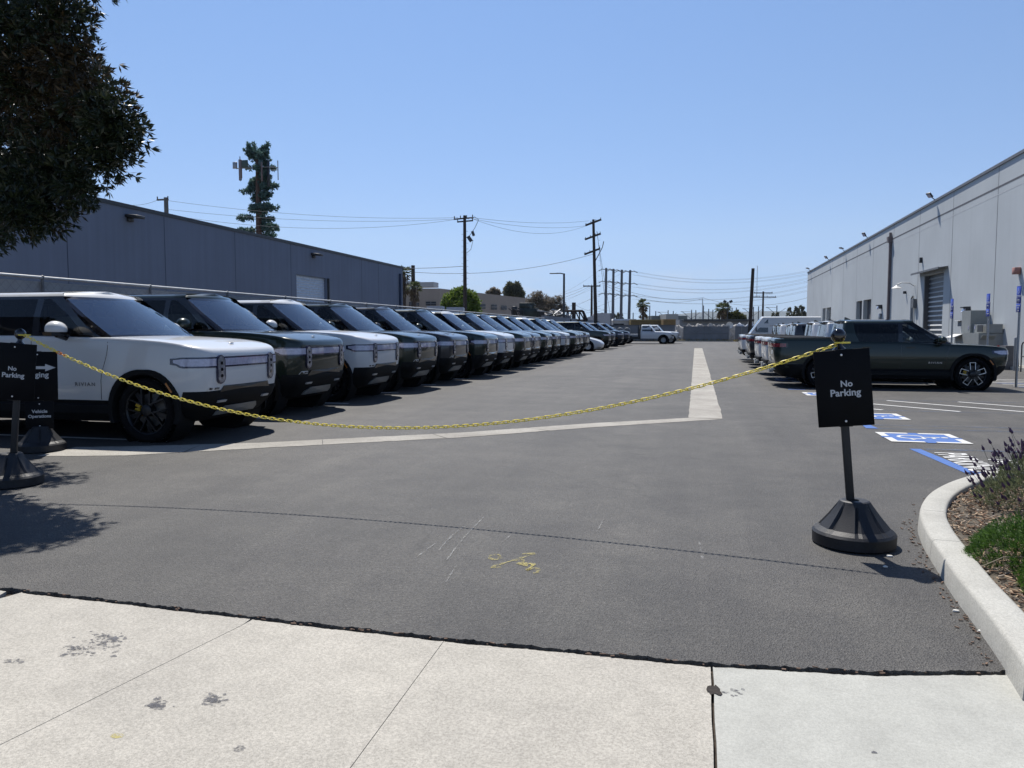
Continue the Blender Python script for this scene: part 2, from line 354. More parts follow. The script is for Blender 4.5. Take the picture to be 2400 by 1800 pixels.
# driveway slabs in front, set apart by dark joints
def slab(mb,pts,z=-.010,dep=.05):
    k=len(pts); mb.add([(x,y,z) for x,y in pts]+[(x,y,z-dep) for x,y in pts],[tuple(range(k))]+[(i+k,(i+1)%k+k,(i+1)%k,i) for i in range(k)])
def top_run(x0,x1,step=.02,gap=.012):
    r=[]; x=x1
    while x>x0+1e-6:
        r.append((x,edge_y(x)-gap-.004+.006*math.sin(x*2.3)*math.sin(x*5.1+1)-.006*abs(math.sin(x*17))-.005*abs(math.sin(x*71+2))-.002*random.random())); x-=step
    r.append((x0,edge_y(x0)-gap-.006)); return r
def jline(x0,y0,x1,y1,amp=.003,n=40):
    return [(x0+(x1-x0)*i/n+amp*math.sin(i*1.9)+random.uniform(-amp,amp)*.6,y0+(y1-y0)*i/n) for i in range(n+1)]
b=MB()
# right hand smooth slab
J1=jline(.099,3.43,.045,-3); 
slab(b,[(12,-3)]+top_run(.11,12)+[(x+.012,y) for x,y in J1[1:]])
tag(b.build('driveway_slab_smooth',M_CONC2),kind='structure')
b=MB()
slab(b,[(.03,-3)]+[(x,y) for x,y in J1[::-1]][1:]+top_run(-1.14,.085)+[(-.98,-3)])
slab(b,[(-.984,-3),(-1.143,3.43)]+top_run(-2.19,-1.15)[1:]+[(-2.196,3.40),(-2.452,1.9),(-3.302,-3)])
J2=jline(-2.2,3.40,-3.31,-3,.001,4)
slab(b,[(-3.306,-3)]+[(-2.456,1.9),(-2.200,3.40)]+top_run(-3.70,-2.205)+jline(-3.72,3.46,-4.6,1.9,.01,20)+[(-6,-3)])
slab(b,[(-6.05,-3)]+jline(-4.66,1.9,-3.78,3.46,.012,20)+top_run(-14,-3.80)+[(-14,-3)])
tag(b.build('driveway_slabs_rough',M_CONC),kind='structure')
# dark soil and tar seen in the joints
b=MB(); b.add([(-14,-3,-.035),(12,-3,-.035),(12,3.9,-.035),(-14,3.9,-.035)],[(0,1,2,3)])
tag(b.build('joint_soil',mat('joint_dirt',(.035,.025,.018),.95,var=.5,scale=40)),kind='structure')
# broken-out corner beside the joint + debris along the asphalt edge
b=MB(); rr=random.Random(3)
pts=[]
for i in range(16):
    a=2*PI*i/16; pts.append((.110+math.cos(a)*(.028+rr.uniform(-.012,.014)),3.20+math.sin(a)*(.045+rr.uniform(-.02,.02)),-.0068))
b.add(pts,[tuple(range(16))]); tag(b.build('slab_chip_hole',mat('hole_dirt',(.028,.022,.018),.95,var=.4,scale=60),),'dark broken-out hole at the slab joint','hole')
# drainage gutter (concrete strip, L-shaped)
UP=[(-7.6,8.15),(-7.0,8.35),(-5.53,9.02),(-3.21,10.62),(-1.6,12.1),(-.04,13.27)]
LO=[(-7.5,7.45),(-6.53,7.72),(-5.12,8.72),(-3.07,10.13),(-1.5,11.6),(.50,13.22)]
def dens(P,st=.12):
    r=[]
    for (x0,y0),(x1,y1) in zip(P,P[1:]):
        k=max(1,int(math.hypot(x1-x0,y1-y0)/st))
        for i in range(k): r.append((x0+(x1-x0)*i/k,y0+(y1-y0)*i/k))
    r.append(P[-1]); return r
def arc_len(P):
    L=[0]
    for a,b_ in zip(P,P[1:]): L.append(L[-1]+math.hypot(b_[0]-a[0],b_[1]-a[1]))
    return L
def along(P,t):
    L=arc_len(P); s=t*L[-1]
    for i in range(len(P)-1):
        if s<=L[i+1]+1e-9:
            f=(s-L[i])/max(1e-9,L[i+1]-L[i]); return (P[i][0]+(P[i+1][0]-P[i][0])*f,P[i][1]+(P[i+1][1]-P[i][1])*f)
    return P[-1]
b=MB()
def strip(P,Q,nseg,sub=24,gap=.004):
    for s_ in range(nseg):
        vs=[]
        for i in range(sub+1):
            t=(s_+gap+(1-2*gap)*i/sub)/nseg
            a=along(P,t); c=along(Q,t); j=lambda: random.uniform(-.012,.012)
            vs+=[(a[0]+j(),a[1]+j(),.004),((a[0]+c[0])/2,(a[1]+c[1])/2,.004),(c[0]+j(),c[1]+j(),.004)]
        b.add(vs,[(3*i+k+1,3*i+k,3*i+3+k,3*i+4+k) for i in range(sub) for k in (0,1)])
strip(UP,LO,6)
strip([(-.045,13.29),(.14,65.7)],[(.515,13.25),(.78,65.8)],15,12,.002)
o=b.build('drainage_gutter',M_GUT); tag(o,kind='structure')
# kerb round the planter
KP=[(1.315,3.40),(1.35,3.69),(1.39,4.09),(1.43,4.63),(1.49,5.16),(1.57,5.78),(1.70,6.36),(1.97,7.05),(2.40,7.75),(2.95,8.35),(3.6,8.85),(4.6,9.2),(8.5,9.35)]
def smoothp(P,k=8):
    r=[]
    for i in range(len(P)-1):
        p0=P[max(0,i-1)];p1=P[i];p2=P[i+1];p3=P[min(len(P)-1,i+2)]
        for j in range(k):
            t=j/k
            r.append(tuple(.5*((2*p1[q])+(-p0[q]+p2[q])*t+(2*p0[q]-5*p1[q]+4*p2[q]-p3[q])*t*t+(-p0[q]+3*p1[q]-3*p2[q]+p3[q])*t**3) for q in range(len(p1))))
    r.append(P[-1]); return r
KS=smoothp(KP)
def offs(P,d):
    r=[]
    for i,p in enumerate(P):
        a=P[max(0,i-1)];c=P[min(len(P)-1,i+1)];dx,dy=c[0]-a[0],c[1]-a[1];l=math.hypot(dx,dy); r.append((p[0]+dy/l*d,p[1]-dx/l*d))
    return r
def kerb_mb(P,zt,wd,rnd=.02,zb=-.05,gaps=(),side=1):
    b=MB(); prof=[(0,zb),(.012,zt-rnd),(.012+rnd*.4,zt-rnd*.3),(.012+rnd,zt),(wd-rnd,zt),(wd-rnd*.3,zt-rnd*.3),(wd,zt-rnd),(wd,zb)]
    lines=[offs(P,side*d) for d,_ in prof]; k=len(prof); st=0
    cuts=list(gaps)+[len(P)-1]
    for c in cuts:
        vs=[];idx=list(range(st,c+1))
        for q,i in enumerate(idx):
            for j in range(k):
                x,y=lines[j][i]
                if q==0 and st>0:
                    x2,y2=lines[j][i+1]; l=math.hypot(x2-x,y2-y); x+= (x2-x)/l*.006; y+=(y2-y)/l*.006
                vs.append((x,y,prof[j][1]))
        m_=len(idx); fs=[(a*k+j,a*k+j+1,a*k+k+j+1,a*k+k+j) for a in range(m_-1) for j in range(k-1)]
        fs+= [tuple(range(k)),tuple((m_-1)*k+j for j in range(k-1,-1,-1))]
        b.add(vs,fs); st=c
    return b
b=kerb_mb(KS,.13,.19,gaps=(35,47,68))
o=b.build('planter_kerb',M_CURB,smooth=50); fix_normals(o); tag(o,'pale curved concrete kerb round the lavender bed','kerb')
inner=offs(KS,.185)
b=MB(); poly=[(x,y,.085) for x,y in inner]+[(9,9.2,.085),(9,3.7,.085)]
b.add(poly,[tuple(range(len(poly)))]); tag(b.build('planter_soil',M_DIRT),kind='structure')
def in_bed(x,y):
    # right of the inner kerb line
    for (x0,y0),(x1,y1) in zip(inner,inner[1:]):
        if y0<=y<=y1: return x> x0+(x1-x0)*(y-y0)/max(1e-6,y1-y0)
    return False
tag(kerb_mb([(9,3.72),(5,3.72),(1.52,3.72)],.13,.15,side=-1).build('planter_front_kerb',M_CURB),'straight kerb closing the planter bed toward the driveway','kerb')
# wood chip mulch
b=MB(); rr=random.Random(11); k=0
mm=[mat('bark_chip_pale',(.36,.26,.17),.85,var=.3,scale=30),mat('bark_chip_brown',(.17,.10,.06),.9,var=.3,scale=30),mat('bark_chip_grey',(.26,.22,.18),.9,var=.3,scale=30)]
while k<9000:
    x=rr.uniform(1.5,4.6); y=rr.uniform(3.7,8.8)
    if not in_bed(x,y) : continue
    if x>1.5+ (y*.42): continue
    k+=1; b.mi=rr.choice((0,0,1,1,2)); L=rr.uniform(.012,.05); W=rr.uniform(.004,.012)
    b.box((x,y,.085+rr.uniform(.002,.022)),(L,W,.004),rr.uniform(0,PI),rr.uniform(-.5,.5),rr.uniform(-.4,.4))
tag(b.build('bark_mulch',mm),'shredded bark mulch covering the planter bed','mulch',kind='stuff')
# loose litter beside the kerb and on the lot
b=MB()
for i in range(130):
    t=rr.random(); p=KS[int(t*60)]; x=p[0]-abs(rr.gauss(0,.05)); y=p[1]+rr.uniform(-.1,.1)
    if y<edge_y(x)+.05: continue
    b.box((x,y,.006),(rr.uniform(.006,.028),rr.uniform(.003,.01),.004),rr.uniform(0,3),rr.uniform(-.2,.2))
for i in range(70):
    x=rr.uniform(-3.7,1.3); y=edge_y(x)-.006+rr.gauss(0,.008)
    b.box((x,y,rr.uniform(-.008,.002)),(rr.uniform(.006,.03),rr.uniform(.003,.01),.004),rr.uniform(-.4,.4))
tag(b.build('leaf_litter',mat('litter_brown',(.13,.085,.06),.9,var=.5,scale=40)),'dry leaf litter along kerb and pavement joint','litter',kind='stuff')
for (u,v,s_) in ((2085,1305,.035),(2300,1482,.03),(2241,1434,.03),(2075,1330,.026)):
    p=gr(u,v); b=MB(); b.lathe([(.0,.0),(s_*.6,.003),(s_*.5,.010),(.0,.013)],9); o=b.build('white_pebble',mat('pebble_white',(.7,.69,.64),.7),loc=(p.x,p.y,0)); o.scale=(1,.6,1)
    tag(o,'small white pebble lying on asphalt near the kerb','pebble','white pebbles by the kerb')

# ---- painted markings
def gnd(name,mb,m,z=.004,**k):
    o=mb.build(name,m); o.location.z=z; return o
b=MB()
for k in range(-1,33):
    y=11.6+2.72*k; b.ribbon([(-12.0,y),(-6.75,y)],.10)
tag(gnd('stall_lines',b,M_LINE),kind='structure')
# accessible stall borders
b=MB()
b.ribbon([(2.72,10.42),(2.84,8.73)],.13); b.ribbon([(2.79,8.75),(3.1,8.77)],.10)
o=gnd('blue_aisle_border',b,M_BLUE); tag(o,kind='structure')
b=MB(); b.ribbon([(2.83,10.42),(8.2,10.5)],.07)
b.ribbon([(2.70,12.48),(8.2,12.62)],.05); b.ribbon([(2.70,12.92),(8.2,13.1)],.05)
b.ribbon([(2.62,15.35),(8.4,15.28)],.05); b.ribbon([(2.62,17.55),(8.4,17.62)],.05); b.ribbon([(2.6,20.3),(8.4,20.4)],.06)
tag(gnd('faded_blue_lines',b,M_FBLUE,.005),kind='structure')
b=MB(); b.add([(2.57,12.45,0),(2.74,12.45,0),(2.72,12.95,0),(2.60,12.95,0)],[(0,1,2,3)]); b.ribbon([(2.35,20.3),(2.75,20.3)],.14); b.ribbon([(2.4,24.0),(3.0,24.0)],.3)
tag(gnd('blue_line_ends',b,M_BLUE,.0058),kind='structure')
b=MB()
for c in (18.85,20.15,21.5,22.85,24.2,25.5):
    x0=max(2.75,c-17.5); x1=min(8.2,c-15.4)
    if x1>x0: b.ribbon([(x0,c-x0),(x1,c-x1)],.10)
for y in (23.12,23.62): b.ribbon([(2.8,y+.25),(7.5,y-.1)],.09)
for i in range(8): b.ribbon([(8.3,20.6+i*.75),(11.6,20.2+i*.75)],.12)
tag(gnd('white_hatch_lines',b,M_LINE,.0062),kind='structure')
b=MB()
for i in range(3): b.ribbon([(8.3,21.0+i*1.5),(11.6,20.6+i*1.5)],.10)
tag(gnd('blue_hatch_lines',b,M_BLUE,.0072),kind='structure')
# lettering on the aisle
vs,fs=text_geo('NO',1,.02); 
def ground_text(txt,x0,x1,y0,y1,z):
    vs,fs=text_geo(txt,1,.018); X=[v.x for v in vs]; Y=[v.y for v in vs]; a,b_=min(X),max(X); c,d=min(Y),max(Y)
    return [(x0+(v.y-c)/(d-c)*(x1-x0), y0-(v.x-a)/(b_-a)*(y0-y1), z) for v in vs],fs
b=MB()
v1,f1=ground_text('PARKING',2.86,3.21,10.15,8.86,0); b.add(v1,f1)
v1,f1=ground_text('NO',3.30,3.62,9.74,9.33,0); b.add(v1,f1)
tag(gnd('painted_lettering',b,M_LINE,.0066),'white NO PARKING words painted on asphalt beside blue border','pavement lettering')
# wheelchair symbol
def isa(mb,S_=1.0,tr=lambda x,y:(x,y,0)):
    # unit field about -0.5..0.5, up=+y
    def rib(pts,w_):
        q=MB(); q.ribbon(pts,w_); mb.add([tr(v[0]*S_,v[1]*S_) for v in q.v],q.f)
    c=[(-.06+.055*math.cos(2*PI*i/14),.36+.055*math.sin(2*PI*i/14)) for i in range(14)]
    mb.add([tr(x*S_,y*S_) for x,y in c],[tuple(range(14))])
    rib([(-.06,.29),(-.045,.02),(.13,.02),(.20,-.20),(.29,-.17)],.06)
    rib([(-.05,.17),(.12,.17)],.05)
    rib([(-.045+.20*math.cos(a),-.13+.20*math.sin(a)) for a in [rad(118+ (352-118)*i/22) for i in range(23)]],.055)
def ground_isa(cx,cy,s_,label):
    t=thing('wheelchair_symbol',label,'pavement marking',(cx,cy,.0064),group='wheelchair symbols painted in the accessible stalls')
    h=s_/2; tr=lambda x,y:(y,-x,0)
    b=MB(); b.add([(-h*.9,-h*.9,0),(h*.9,-h*.9,0),(h*.9,h*.9,0),(-h*.9,h*.9,0)],[(0,1,2,3)])
    for r_ in range(4):
        a=r_*PI/2; q=[(h*.88,-.065),(h*1.03,-.05),(h*1.03,.05),(h*.88,.065)]
        b.add([(x*math.cos(a)-y*math.sin(a),x*math.sin(a)+y*math.cos(a),.0008) for x,y in q],[(0,1,2,3)])
    b.build('blue_field',M_BLUE,t)
    b=MB(); wd=.10
    for r_ in range(4):
        a=r_*PI/2
        for q in ([(h-wd,.07),(h,.07),(h,h),(h-wd,h-wd)],[(h-wd,-(h-wd)),(h,-h),(h,-.07),(h-wd,-.07)]):
            b.add([(x*math.cos(a)-y*math.sin(a),x*math.sin(a)+y*math.cos(a),.003) for x,y in q],[(0,1,2,3)])
    isa(b,s_*.86,lambda x,y:(y,-x,.003)); b.build('white_border_and_symbol',M_LINE,t)
ground_isa(3.08,11.5,.98,'nearest wheelchair symbol, just above the blue-edged NO PARKING aisle')
ground_isa(3.05,14.25,.95,'second wheelchair symbol, partly behind the black sign panel')
ground_isa(3.02,18.9,.95,'wheelchair symbol just below the dark green pickup')
ground_isa(2.95,24.9,.95,'farthest wheelchair symbol, beside the rear wheel of the dark green pickup')
# yellow spray marks and scratches
def px(u,v): p=gr(u*D,v*D); return (p.x,p.y)
def spray(name,strokes,wd,m,label,cat):
    b=MB(); rr=random.Random(5)
    for s_ in strokes:
        P=smoothp([px(*q) for q in s_],6) if len(s_)>2 else [px(*q) for q in s_]
        P=dens(P,.012)
        ph=rr.uniform(0,6)
        b.ribbon(P,[wd*(.75+.35*math.sin(i*.5+ph)+rr.uniform(-.15,.15)) for i in range(len(P))])
    o=gnd(name,b,m,.0045); tag(o,label,cat); return o
spray('sprayed_mark',[[(1081,1203),(1074,1199),(1060,1201),(1058,1206),(1070,1210),(1079,1208),(1080,1205),(1073,1205)],[(1061,1226),(1072,1227),(1082,1226)],[(1062,1226),(1100,1214),(1156,1197)],[(1128,1198),(1156,1196)],[(1113,1213),(1122,1210),(1132,1212),(1126,1217),(1118,1219),(1130,1221),(1136,1216)],[(1134,1224),(1142,1219),(1152,1220),(1146,1227),(1140,1232),(1152,1228),(1162,1230),(1160,1238),(1152,1239)]],.030,M_YSP,'yellow sprayed surveyor scribble on asphalt in the foreground','spray mark')
b=MB(); p=px(253,1584); b.lathe([(0,0),(.035,.0)],14); o=b.build('yellow_spot',M_YSP,loc=(p[0],p[1],-.0088)); o.scale=(.75,.5,1); tag(o,'yellow paint dot on the pale concrete driveway','spray mark')
spray('chalk_scratches',[[(1045,1118),(1000,1165),(957,1222)],[(1010,1135),(985,1150),(962,1172)],[(1000,1138),(965,1170),(948,1190)],[(985,1223),(964,1258)],[(1304,1122),(1290,1150)],[(940,1175),(900,1205)],[(1510,1170),(1518,1210)],[(1105,1155),(1085,1172)]],.014,worn_mat('chalk_grey',(.36,.36,.35),.74,1.02,80),'thin pale scratch marks across the asphalt foreground','scratches')
spray('yellow_mark_far',[[(2235,1001),(2247,1003)],[(2252,1001),(2262,1005),(2268,999)],[(2270,1001),(2290,1003)]],.05,M_YSP,'small yellow sprayed mark on the faded blue stall line','spray mark')
# dark patches on the driveway concrete
b=MB(); rr=random.Random(21)
for (u,v,sx_,sy_,n_) in ((225,1380,50,22,130),(180,1400,55,16,90),(340,1515,28,14,60),(462,1508,28,16,60),(512,1610,8,5,6),(25,1425,25,6,14),(1890,1620,4,3,3),(1585,1490,30,18,14)):
    for i in range(n_):
        c=px(u+rr.gauss(0,sx_*.42),v+rr.gauss(0,sy_*.45)); r_=abs(rr.gauss(0,.0075))+.002
        if c[1]>edge_y(c[0])-.05: continue
        k=rr.randint(5,8); b.add([(c[0]+r_*rr.uniform(.5,1.5)*math.cos(2*PI*j/k),c[1]+.8*r_*rr.uniform(.5,1.5)*math.sin(2*PI*j/k),rr.uniform(0,.001)) for j in range(k)],[tuple(range(k))])
tag(gnd('tar_spots',b,worn_mat('tar_spot',(.13,.13,.14),.68,1.0,60),-.0090),kind='structure')

# ================= VEHICLES
P_WHITE=paint_mat('white_car_paint',(.66,.67,.67),.3)
P_GREEN=paint_mat('dark_green_car_paint',(.013,.023,.018),.3,.15)
P_GRAN=paint_mat('dark_grey_car_paint',(.036,.039,.044),.3,.2)
P_BLUE=paint_mat('dark_blue_car_paint',(.020,.027,.044),.3,.2)
P_LIME=paint_mat('grey_beige_car_paint',(.19,.19,.17),.25,.3)
M_CLAD=mat('black_cladding',(.007,.0075,.0085),.7,var=.1,spec=.18)
M_GLB=mat('gloss_black_trim',(.006,.006,.008),.08,var=.05,coat=.6)
G_WS=glass_mat('windscreen_glass',(.66,.74,.76),3.1)
G_SIDE=glass_mat('side_window_glass',(.62,.68,.68),1.42)
G_DARK=glass_mat('privacy_glass',(.03,.035,.045),1.42)
M_INT=mat('cabin_interior',(.05,.05,.055),.8)
M_DASH=mat('dashboard_top',(.16,.17,.175),.7)
M_TYRE=mat('tyre_rubber',(.007,.007,.008),.9,var=.2,bump=.3,bscale=50,spec=.15)
M_RIMD=mat('dark_wheel',(.02,.021,.024),.35,.5)
M_RIMS=mat('silver_wheel_edge',(.62,.63,.64),.3,.7)
M_DISC=mat('brake_disc',(.10,.10,.10),.45,.6)
M_CAL=mat('yellow_caliper',(.55,.36,.02),.45)
M_LAMP=mat('lamp_lens',(.50,.49,.60),.12,var=.15,scale=25,coat=1)
M_LAMP2=mat('lamp_inner',(.30,.30,.33),.2,.4,var=.4,scale=30,coat=1)
M_FRAME=mat('lamp_frame',(.012,.013,.05),.2,var=.1,coat=.7)
M_SKID=mat('silver_skid_plate',(.36,.37,.37),.45,.5)
M_HOOK=mat('bright_hook',(.75,.75,.75),.3,.4)
M_AMB=mat('amber_marker',(.42,.14,.02),.35,coat=.5)
M_RED=mat('red_lamp',(.24,.015,.02),.2,var=.3,scale=20,coat=1)
M_LET_D=mat('dark_badge',(.10,.10,.11),.4,.3)
M_LET_S=mat('silver_badge',(.55,.56,.56),.35,.4)
M_STK=mat('white_sticker',(.62,.62,.60),.6)

def half_outline(xn,xt,w_,rx,ry,xs,bow=.06,rtx=.2,rty=.2,bowt=.03,nf=7,nc=7):
    P=[]
    for i in range(nf): y=(w_-ry)*i/nf; P.append((xn-bow*(y/w_)**2,y))
    b0=bow*((w_-ry)/w_)**2
    for i in range(nc+1):
        a=PI/2*i/nc; P.append((xn-b0-rx*(1-math.cos(a)),w_-ry+ry*math.sin(a)))
    for x in xs: P.append((x,w_))
    bt=bowt*((w_-rty)/w_)**2
    for i in range(nc+1):
        a=PI/2*(1-i/nc); P.append((xt+bt+rtx*(1-math.cos(a)),w_-rty+rty*math.sin(a)))
    for i in range(nf-1,-1,-1): y=(w_-rty)*i/nf; P.append((xt+bowt*(y/w_)**2,y))
    return P
class Stack:
    # stack of plan outlines; levels = list of lists of (x,y,z) half points (nose -> tail)
    def __init__(s,levels): s.L=levels; s.J=len(levels[0])
    def at(s,j,z):
        # point on the surface at column j (float) and height z
        j0=min(int(j),s.J-2); f=j-j0
        def P(k):
            a=s.L[k][j0]; c=s.L[k][j0+1]; return tuple(a[q]+(c[q]-a[q])*f for q in range(3))
        prev=P(0)
        for k in range(1,len(s.L)):
            c=P(k)
            if c[2]>=z:
                t=(z-prev[2])/max(1e-6,c[2]-prev[2]); t=max(0,t); return tuple(prev[q]+(c[q]-prev[q])*t for q in range(3))
            prev=c
        return prev
    def j_at_y(s,y,z,rear=False):
        rng=range(0,20) if not rear else range(s.J-2,s.J-20,-1)
        y=abs(y)
        for j in rng:
            a=s.at(j,z)[1]; c=s.at(j+1,z)[1]
            if min(a,c)-1e-6<=y<=max(a,c)+1e-6: return j+(y-a)/(c-a if abs(c-a)>1e-9 else 1)
        return 0 if not rear else s.J-1
    def j_at_x(s,x,z):
        for j in range(s.J-1):
            a=s.at(j,z)[0]; c=s.at(j+1,z)[0]
            if c<=x<=a: return j+(a-x)/(a-c if a-c>1e-9 else 1)
        return s.J/2
    def pt(s,j,z,side,off):
        a=s.at(j,z); e=.25; p=s.at(max(0,j-e),z); q=s.at(min(s.J-1.001,j+e),z)
        dx,dy=q[0]-p[0],q[1]-p[1]
        if j<e: dx,dy=0,1
        l=math.hypot(dx,dy) or 1; nx,ny=dy/l,-dx/l
        return (a[0]+nx*off,(a[1]+ny*off)*side,z)
    def shell(s,mb,caps=(True,True),crown=0,rows=(0,None),capn=6,crownf=None):
        k0,k1=rows[0],rows[1] if rows[1] is not None else len(s.L)-1
        ring=[]; J=s.J
        for k in range(k0,k1+1):
            half=s.L[k]; ring+=list(half)+[(x,-y,z) for x,y,z in half[-2:0:-1]]
        n=2*J-2; fs=[]
        for a in range(k1-k0):
            for j in range(n): j2=(j+1)%n; fs.append((a*n+j,a*n+j2,(a+1)*n+j2,(a+1)*n+j))
        mb.add(ring,fs)
        for which,k in ((0,k0),(1,k1)):
            if not caps[which]: continue
            half=s.L[k]; vs=[]
            for j in range(J):
                x,y,z=half[j]
                for i in range(capn+1):
                    t=1-2*i/capn; cz=(crown*(1-t*t) if which else 0)
                    if crownf and which: cz*=crownf(x)
                    if j in(0,J-1): cz=0
                    vs.append((x,y*t,z+cz))
            fs=[]
            for j in range(J-1):
                for i in range(capn):
                    q=(j*(capn+1)+i,j*(capn+1)+i+1,(j+1)*(capn+1)+i+1,(j+1)*(capn+1)+i)
                    fs.append(q if which else q[::-1])
            mb.add(vs,fs)
        return mb
    def band(s,mb,j0,j1,z0,z1,off,side,n=14,zn=1,thick=True):
        vs=[]
        for i in range(n+1):
            j=j0+(j1-j0)*i/n
            a0=z0(i/n) if callable(z0) else z0; a1=z1(i/n) if callable(z1) else z1
            for q in range(zn+1): vs.append(s.pt(j,a0+(a1-a0)*q/zn,side,off))
        m_=zn+1; fs=[(i*m_+q,(i+1)*m_+q,(i+1)*m_+q+1,i*m_+q+1) for i in range(n) for q in range(zn)]
        if thick:
            b0=len(vs); vs2=[]
            for i in range(n+1):
                j=j0+(j1-j0)*i/n
                a0=z0(i/n) if callable(z0) else z0; a1=z1(i/n) if callable(z1) else z1
                vs2+= [s.pt(j,a0,side,-.004),s.pt(j,a1,side,-.004)]
            vs+=vs2
            fs+=[(b0+2*i,b0+2*i+2,(i+1)*m_,i*m_) for i in range(n)]+[(i*m_+zn,(i+1)*m_+zn,b0+2*i+3,b0+2*i+1) for i in range(n)]
            fs+=[(b0,0,zn,b0+1),(n*m_,b0+2*n,b0+2*n+1,n*m_+zn)]
        if side<0: fs=[f[::-1] for f in fs]
        mb.add(vs,fs)
    def patch(s,mb,poly,off,rear=False,base=-.003):
        # poly of (y,z) on nose or tail surface -> slightly proud plate
        n=len(poly); cy=sum(p[0] for p in poly)/n; cz=sum(p[1] for p in poly)/n
        def f(y,z,o):
            j=s.j_at_y(y,z,rear); p=s.pt(j,z,1 if y>=0 else -1,o); return p
        vs=[f(cy,cz,off)]+[f(y,z,off) for y,z in poly]+[f(y,z,base) for y,z in poly]
        fs=[(0,1+i,1+(i+1)%n) for i in range(n)]+[(1+i,1+n+i,1+n+(i+1)%n,1+(i+1)%n) for i in range(n)]
        mb.add(vs,fs)
def lerp(a,b,t): return a+(b-a)*t
def sstep(a,b,x): t=max(0,min(1,(x-a)/(b-a))); return t*t*(3-2*t)

def make_wheel(parent,x,y,side,R=.405,W=.27,style='spoke',trim=None,cal=M_CAL,ang=.3):
    hub=MB(); s=side; RK=.295/.262
    # everything is built along +y then mirrored by side
    def Y(v): return s*v
    hub.lathe([(0,Y(.050)),(.055,Y(.052)),(.075,Y(.04)),(.08,Y(.0)),(.08,Y(-.06))],20,'y')
    for k in range(5):
        a=ang+2*PI*k/5; c,n_=math.cos(a),math.sin(a)
        # each spoke: two rails + outer bridge forming an open frame
        def q(r,t,h): return (RK*(r*c-t*n_),h,RK*(r*n_+t*c))
        for t in (-.048,.048):
            hub.add([q(.06,t-.009,Y(.045)),q(.06,t+.009,Y(.045)),q(.262,t*1.15+.009,Y(.03)),q(.262,t*1.15-.009,Y(.03)),q(.06,t-.009,Y(0)),q(.06,t+.009,Y(0)),q(.262,t*1.15+.009,Y(-.015)),q(.262,t*1.15-.009,Y(-.015))],
              [(0,1,2,3),(0,3,7,4),(1,5,6,2),(3,2,6,7),(0,4,5,1)])
        hub.add([q(.245,-.064,Y(.032)),q(.262,-.066,Y(.032)),q(.262,.066,Y(.032)),q(.245,.064,Y(.032)),q(.245,-.064,Y(-.01)),q(.262,-.066,Y(-.01)),q(.262,.066,Y(-.01)),q(.245,.064,Y(-.01))],[(0,1,2,3),(0,3,7,4),(1,5,6,2)])
        a2=a+PI/5; c,n_=math.cos(a2),math.sin(a2)
        def q2(r,t,h): return (RK*(r*c-t*n_),h,RK*(r*n_+t*c))
        hub.add([q2(.05,-.02,Y(.02)),q2(.05,.02,Y(.02)),q2(.262,.03,Y(-.01)),q2(.262,-.03,Y(-.01))],[(0,1,2,3)])
    h=hub.build('wheel',M_RIMD,parent,smooth=35,loc=(x,y,R-.005))
    t=MB(); t.mi=0
    t.lathe([(.295,Y(.02)),(.303,Y(.04)),(.32,Y(.058)),(.352,Y(.068)),(R-.028,Y(.058)),(R-.008,Y(.04)),(R,Y(.01)),(R,Y(-W+.08)),(R-.01,Y(-W+.05)),(R-.04,Y(-W+.03)),(.31,Y(-W+.06)),(.295,Y(-W+.08))],44,'y')
    # tread blocks
    for k in range(44):
        a=2*PI*k/44; 
        for yy in (.01,-.075,-.16): t.box((math.cos(a)*R,Y(yy),math.sin(a)*R),(.012,.06,.034),0,-a)
    t.build('tyre',M_TYRE,h,smooth=40)
    r=MB(); r.lathe([(.295,Y(.022)),(.299,Y(.036)),(.289,Y(.030)),(.276,Y(.005)),(.273,Y(-.12)),(.289,Y(-.2))],40,'y')
    r.build('rim',M_RIMD,h,smooth=50)
    d=MB(); d.lathe([(0,Y(-.055)),(.21,Y(-.055)),(.21,Y(-.075)),(0,Y(-.075))],28,'y'); d.build('brake_disc',M_DISC,h,smooth=30)
    c_=MB()
    for a in (PI*.88,PI*1.0,PI*1.12): c_.box((math.cos(a)*.17,Y(-.04),math.sin(a)*.17),(.07,.05,.05),0,-a)
    c_.build('brake_caliper',cal,h)
    if trim:
        m_=MB()
        for k in range(5):
            a=ang+2*PI*k/5; c,n_=math.cos(a),math.sin(a)
            def q(r,t,hh): return (RK*(r*c-t*n_),hh,RK*(r*n_+t*c))
            for t0 in (-.048,.048):
                m_.add([q(.10,t0-.0055,Y(.047)),q(.10,t0+.0055,Y(.047)),q(.258,t0*1.15+.0055,Y(.0355)),q(.258,t0*1.15-.0055,Y(.0355))],[(0,1,2,3)])
            m_.add([q(.249,-.058,Y(.0355)),q(.260,-.061,Y(.0355)),q(.260,.061,Y(.0355)),q(.249,.058,Y(.0355))],[(0,1,2,3)])
        m_.build('rim_trim',trim,h)
    return h

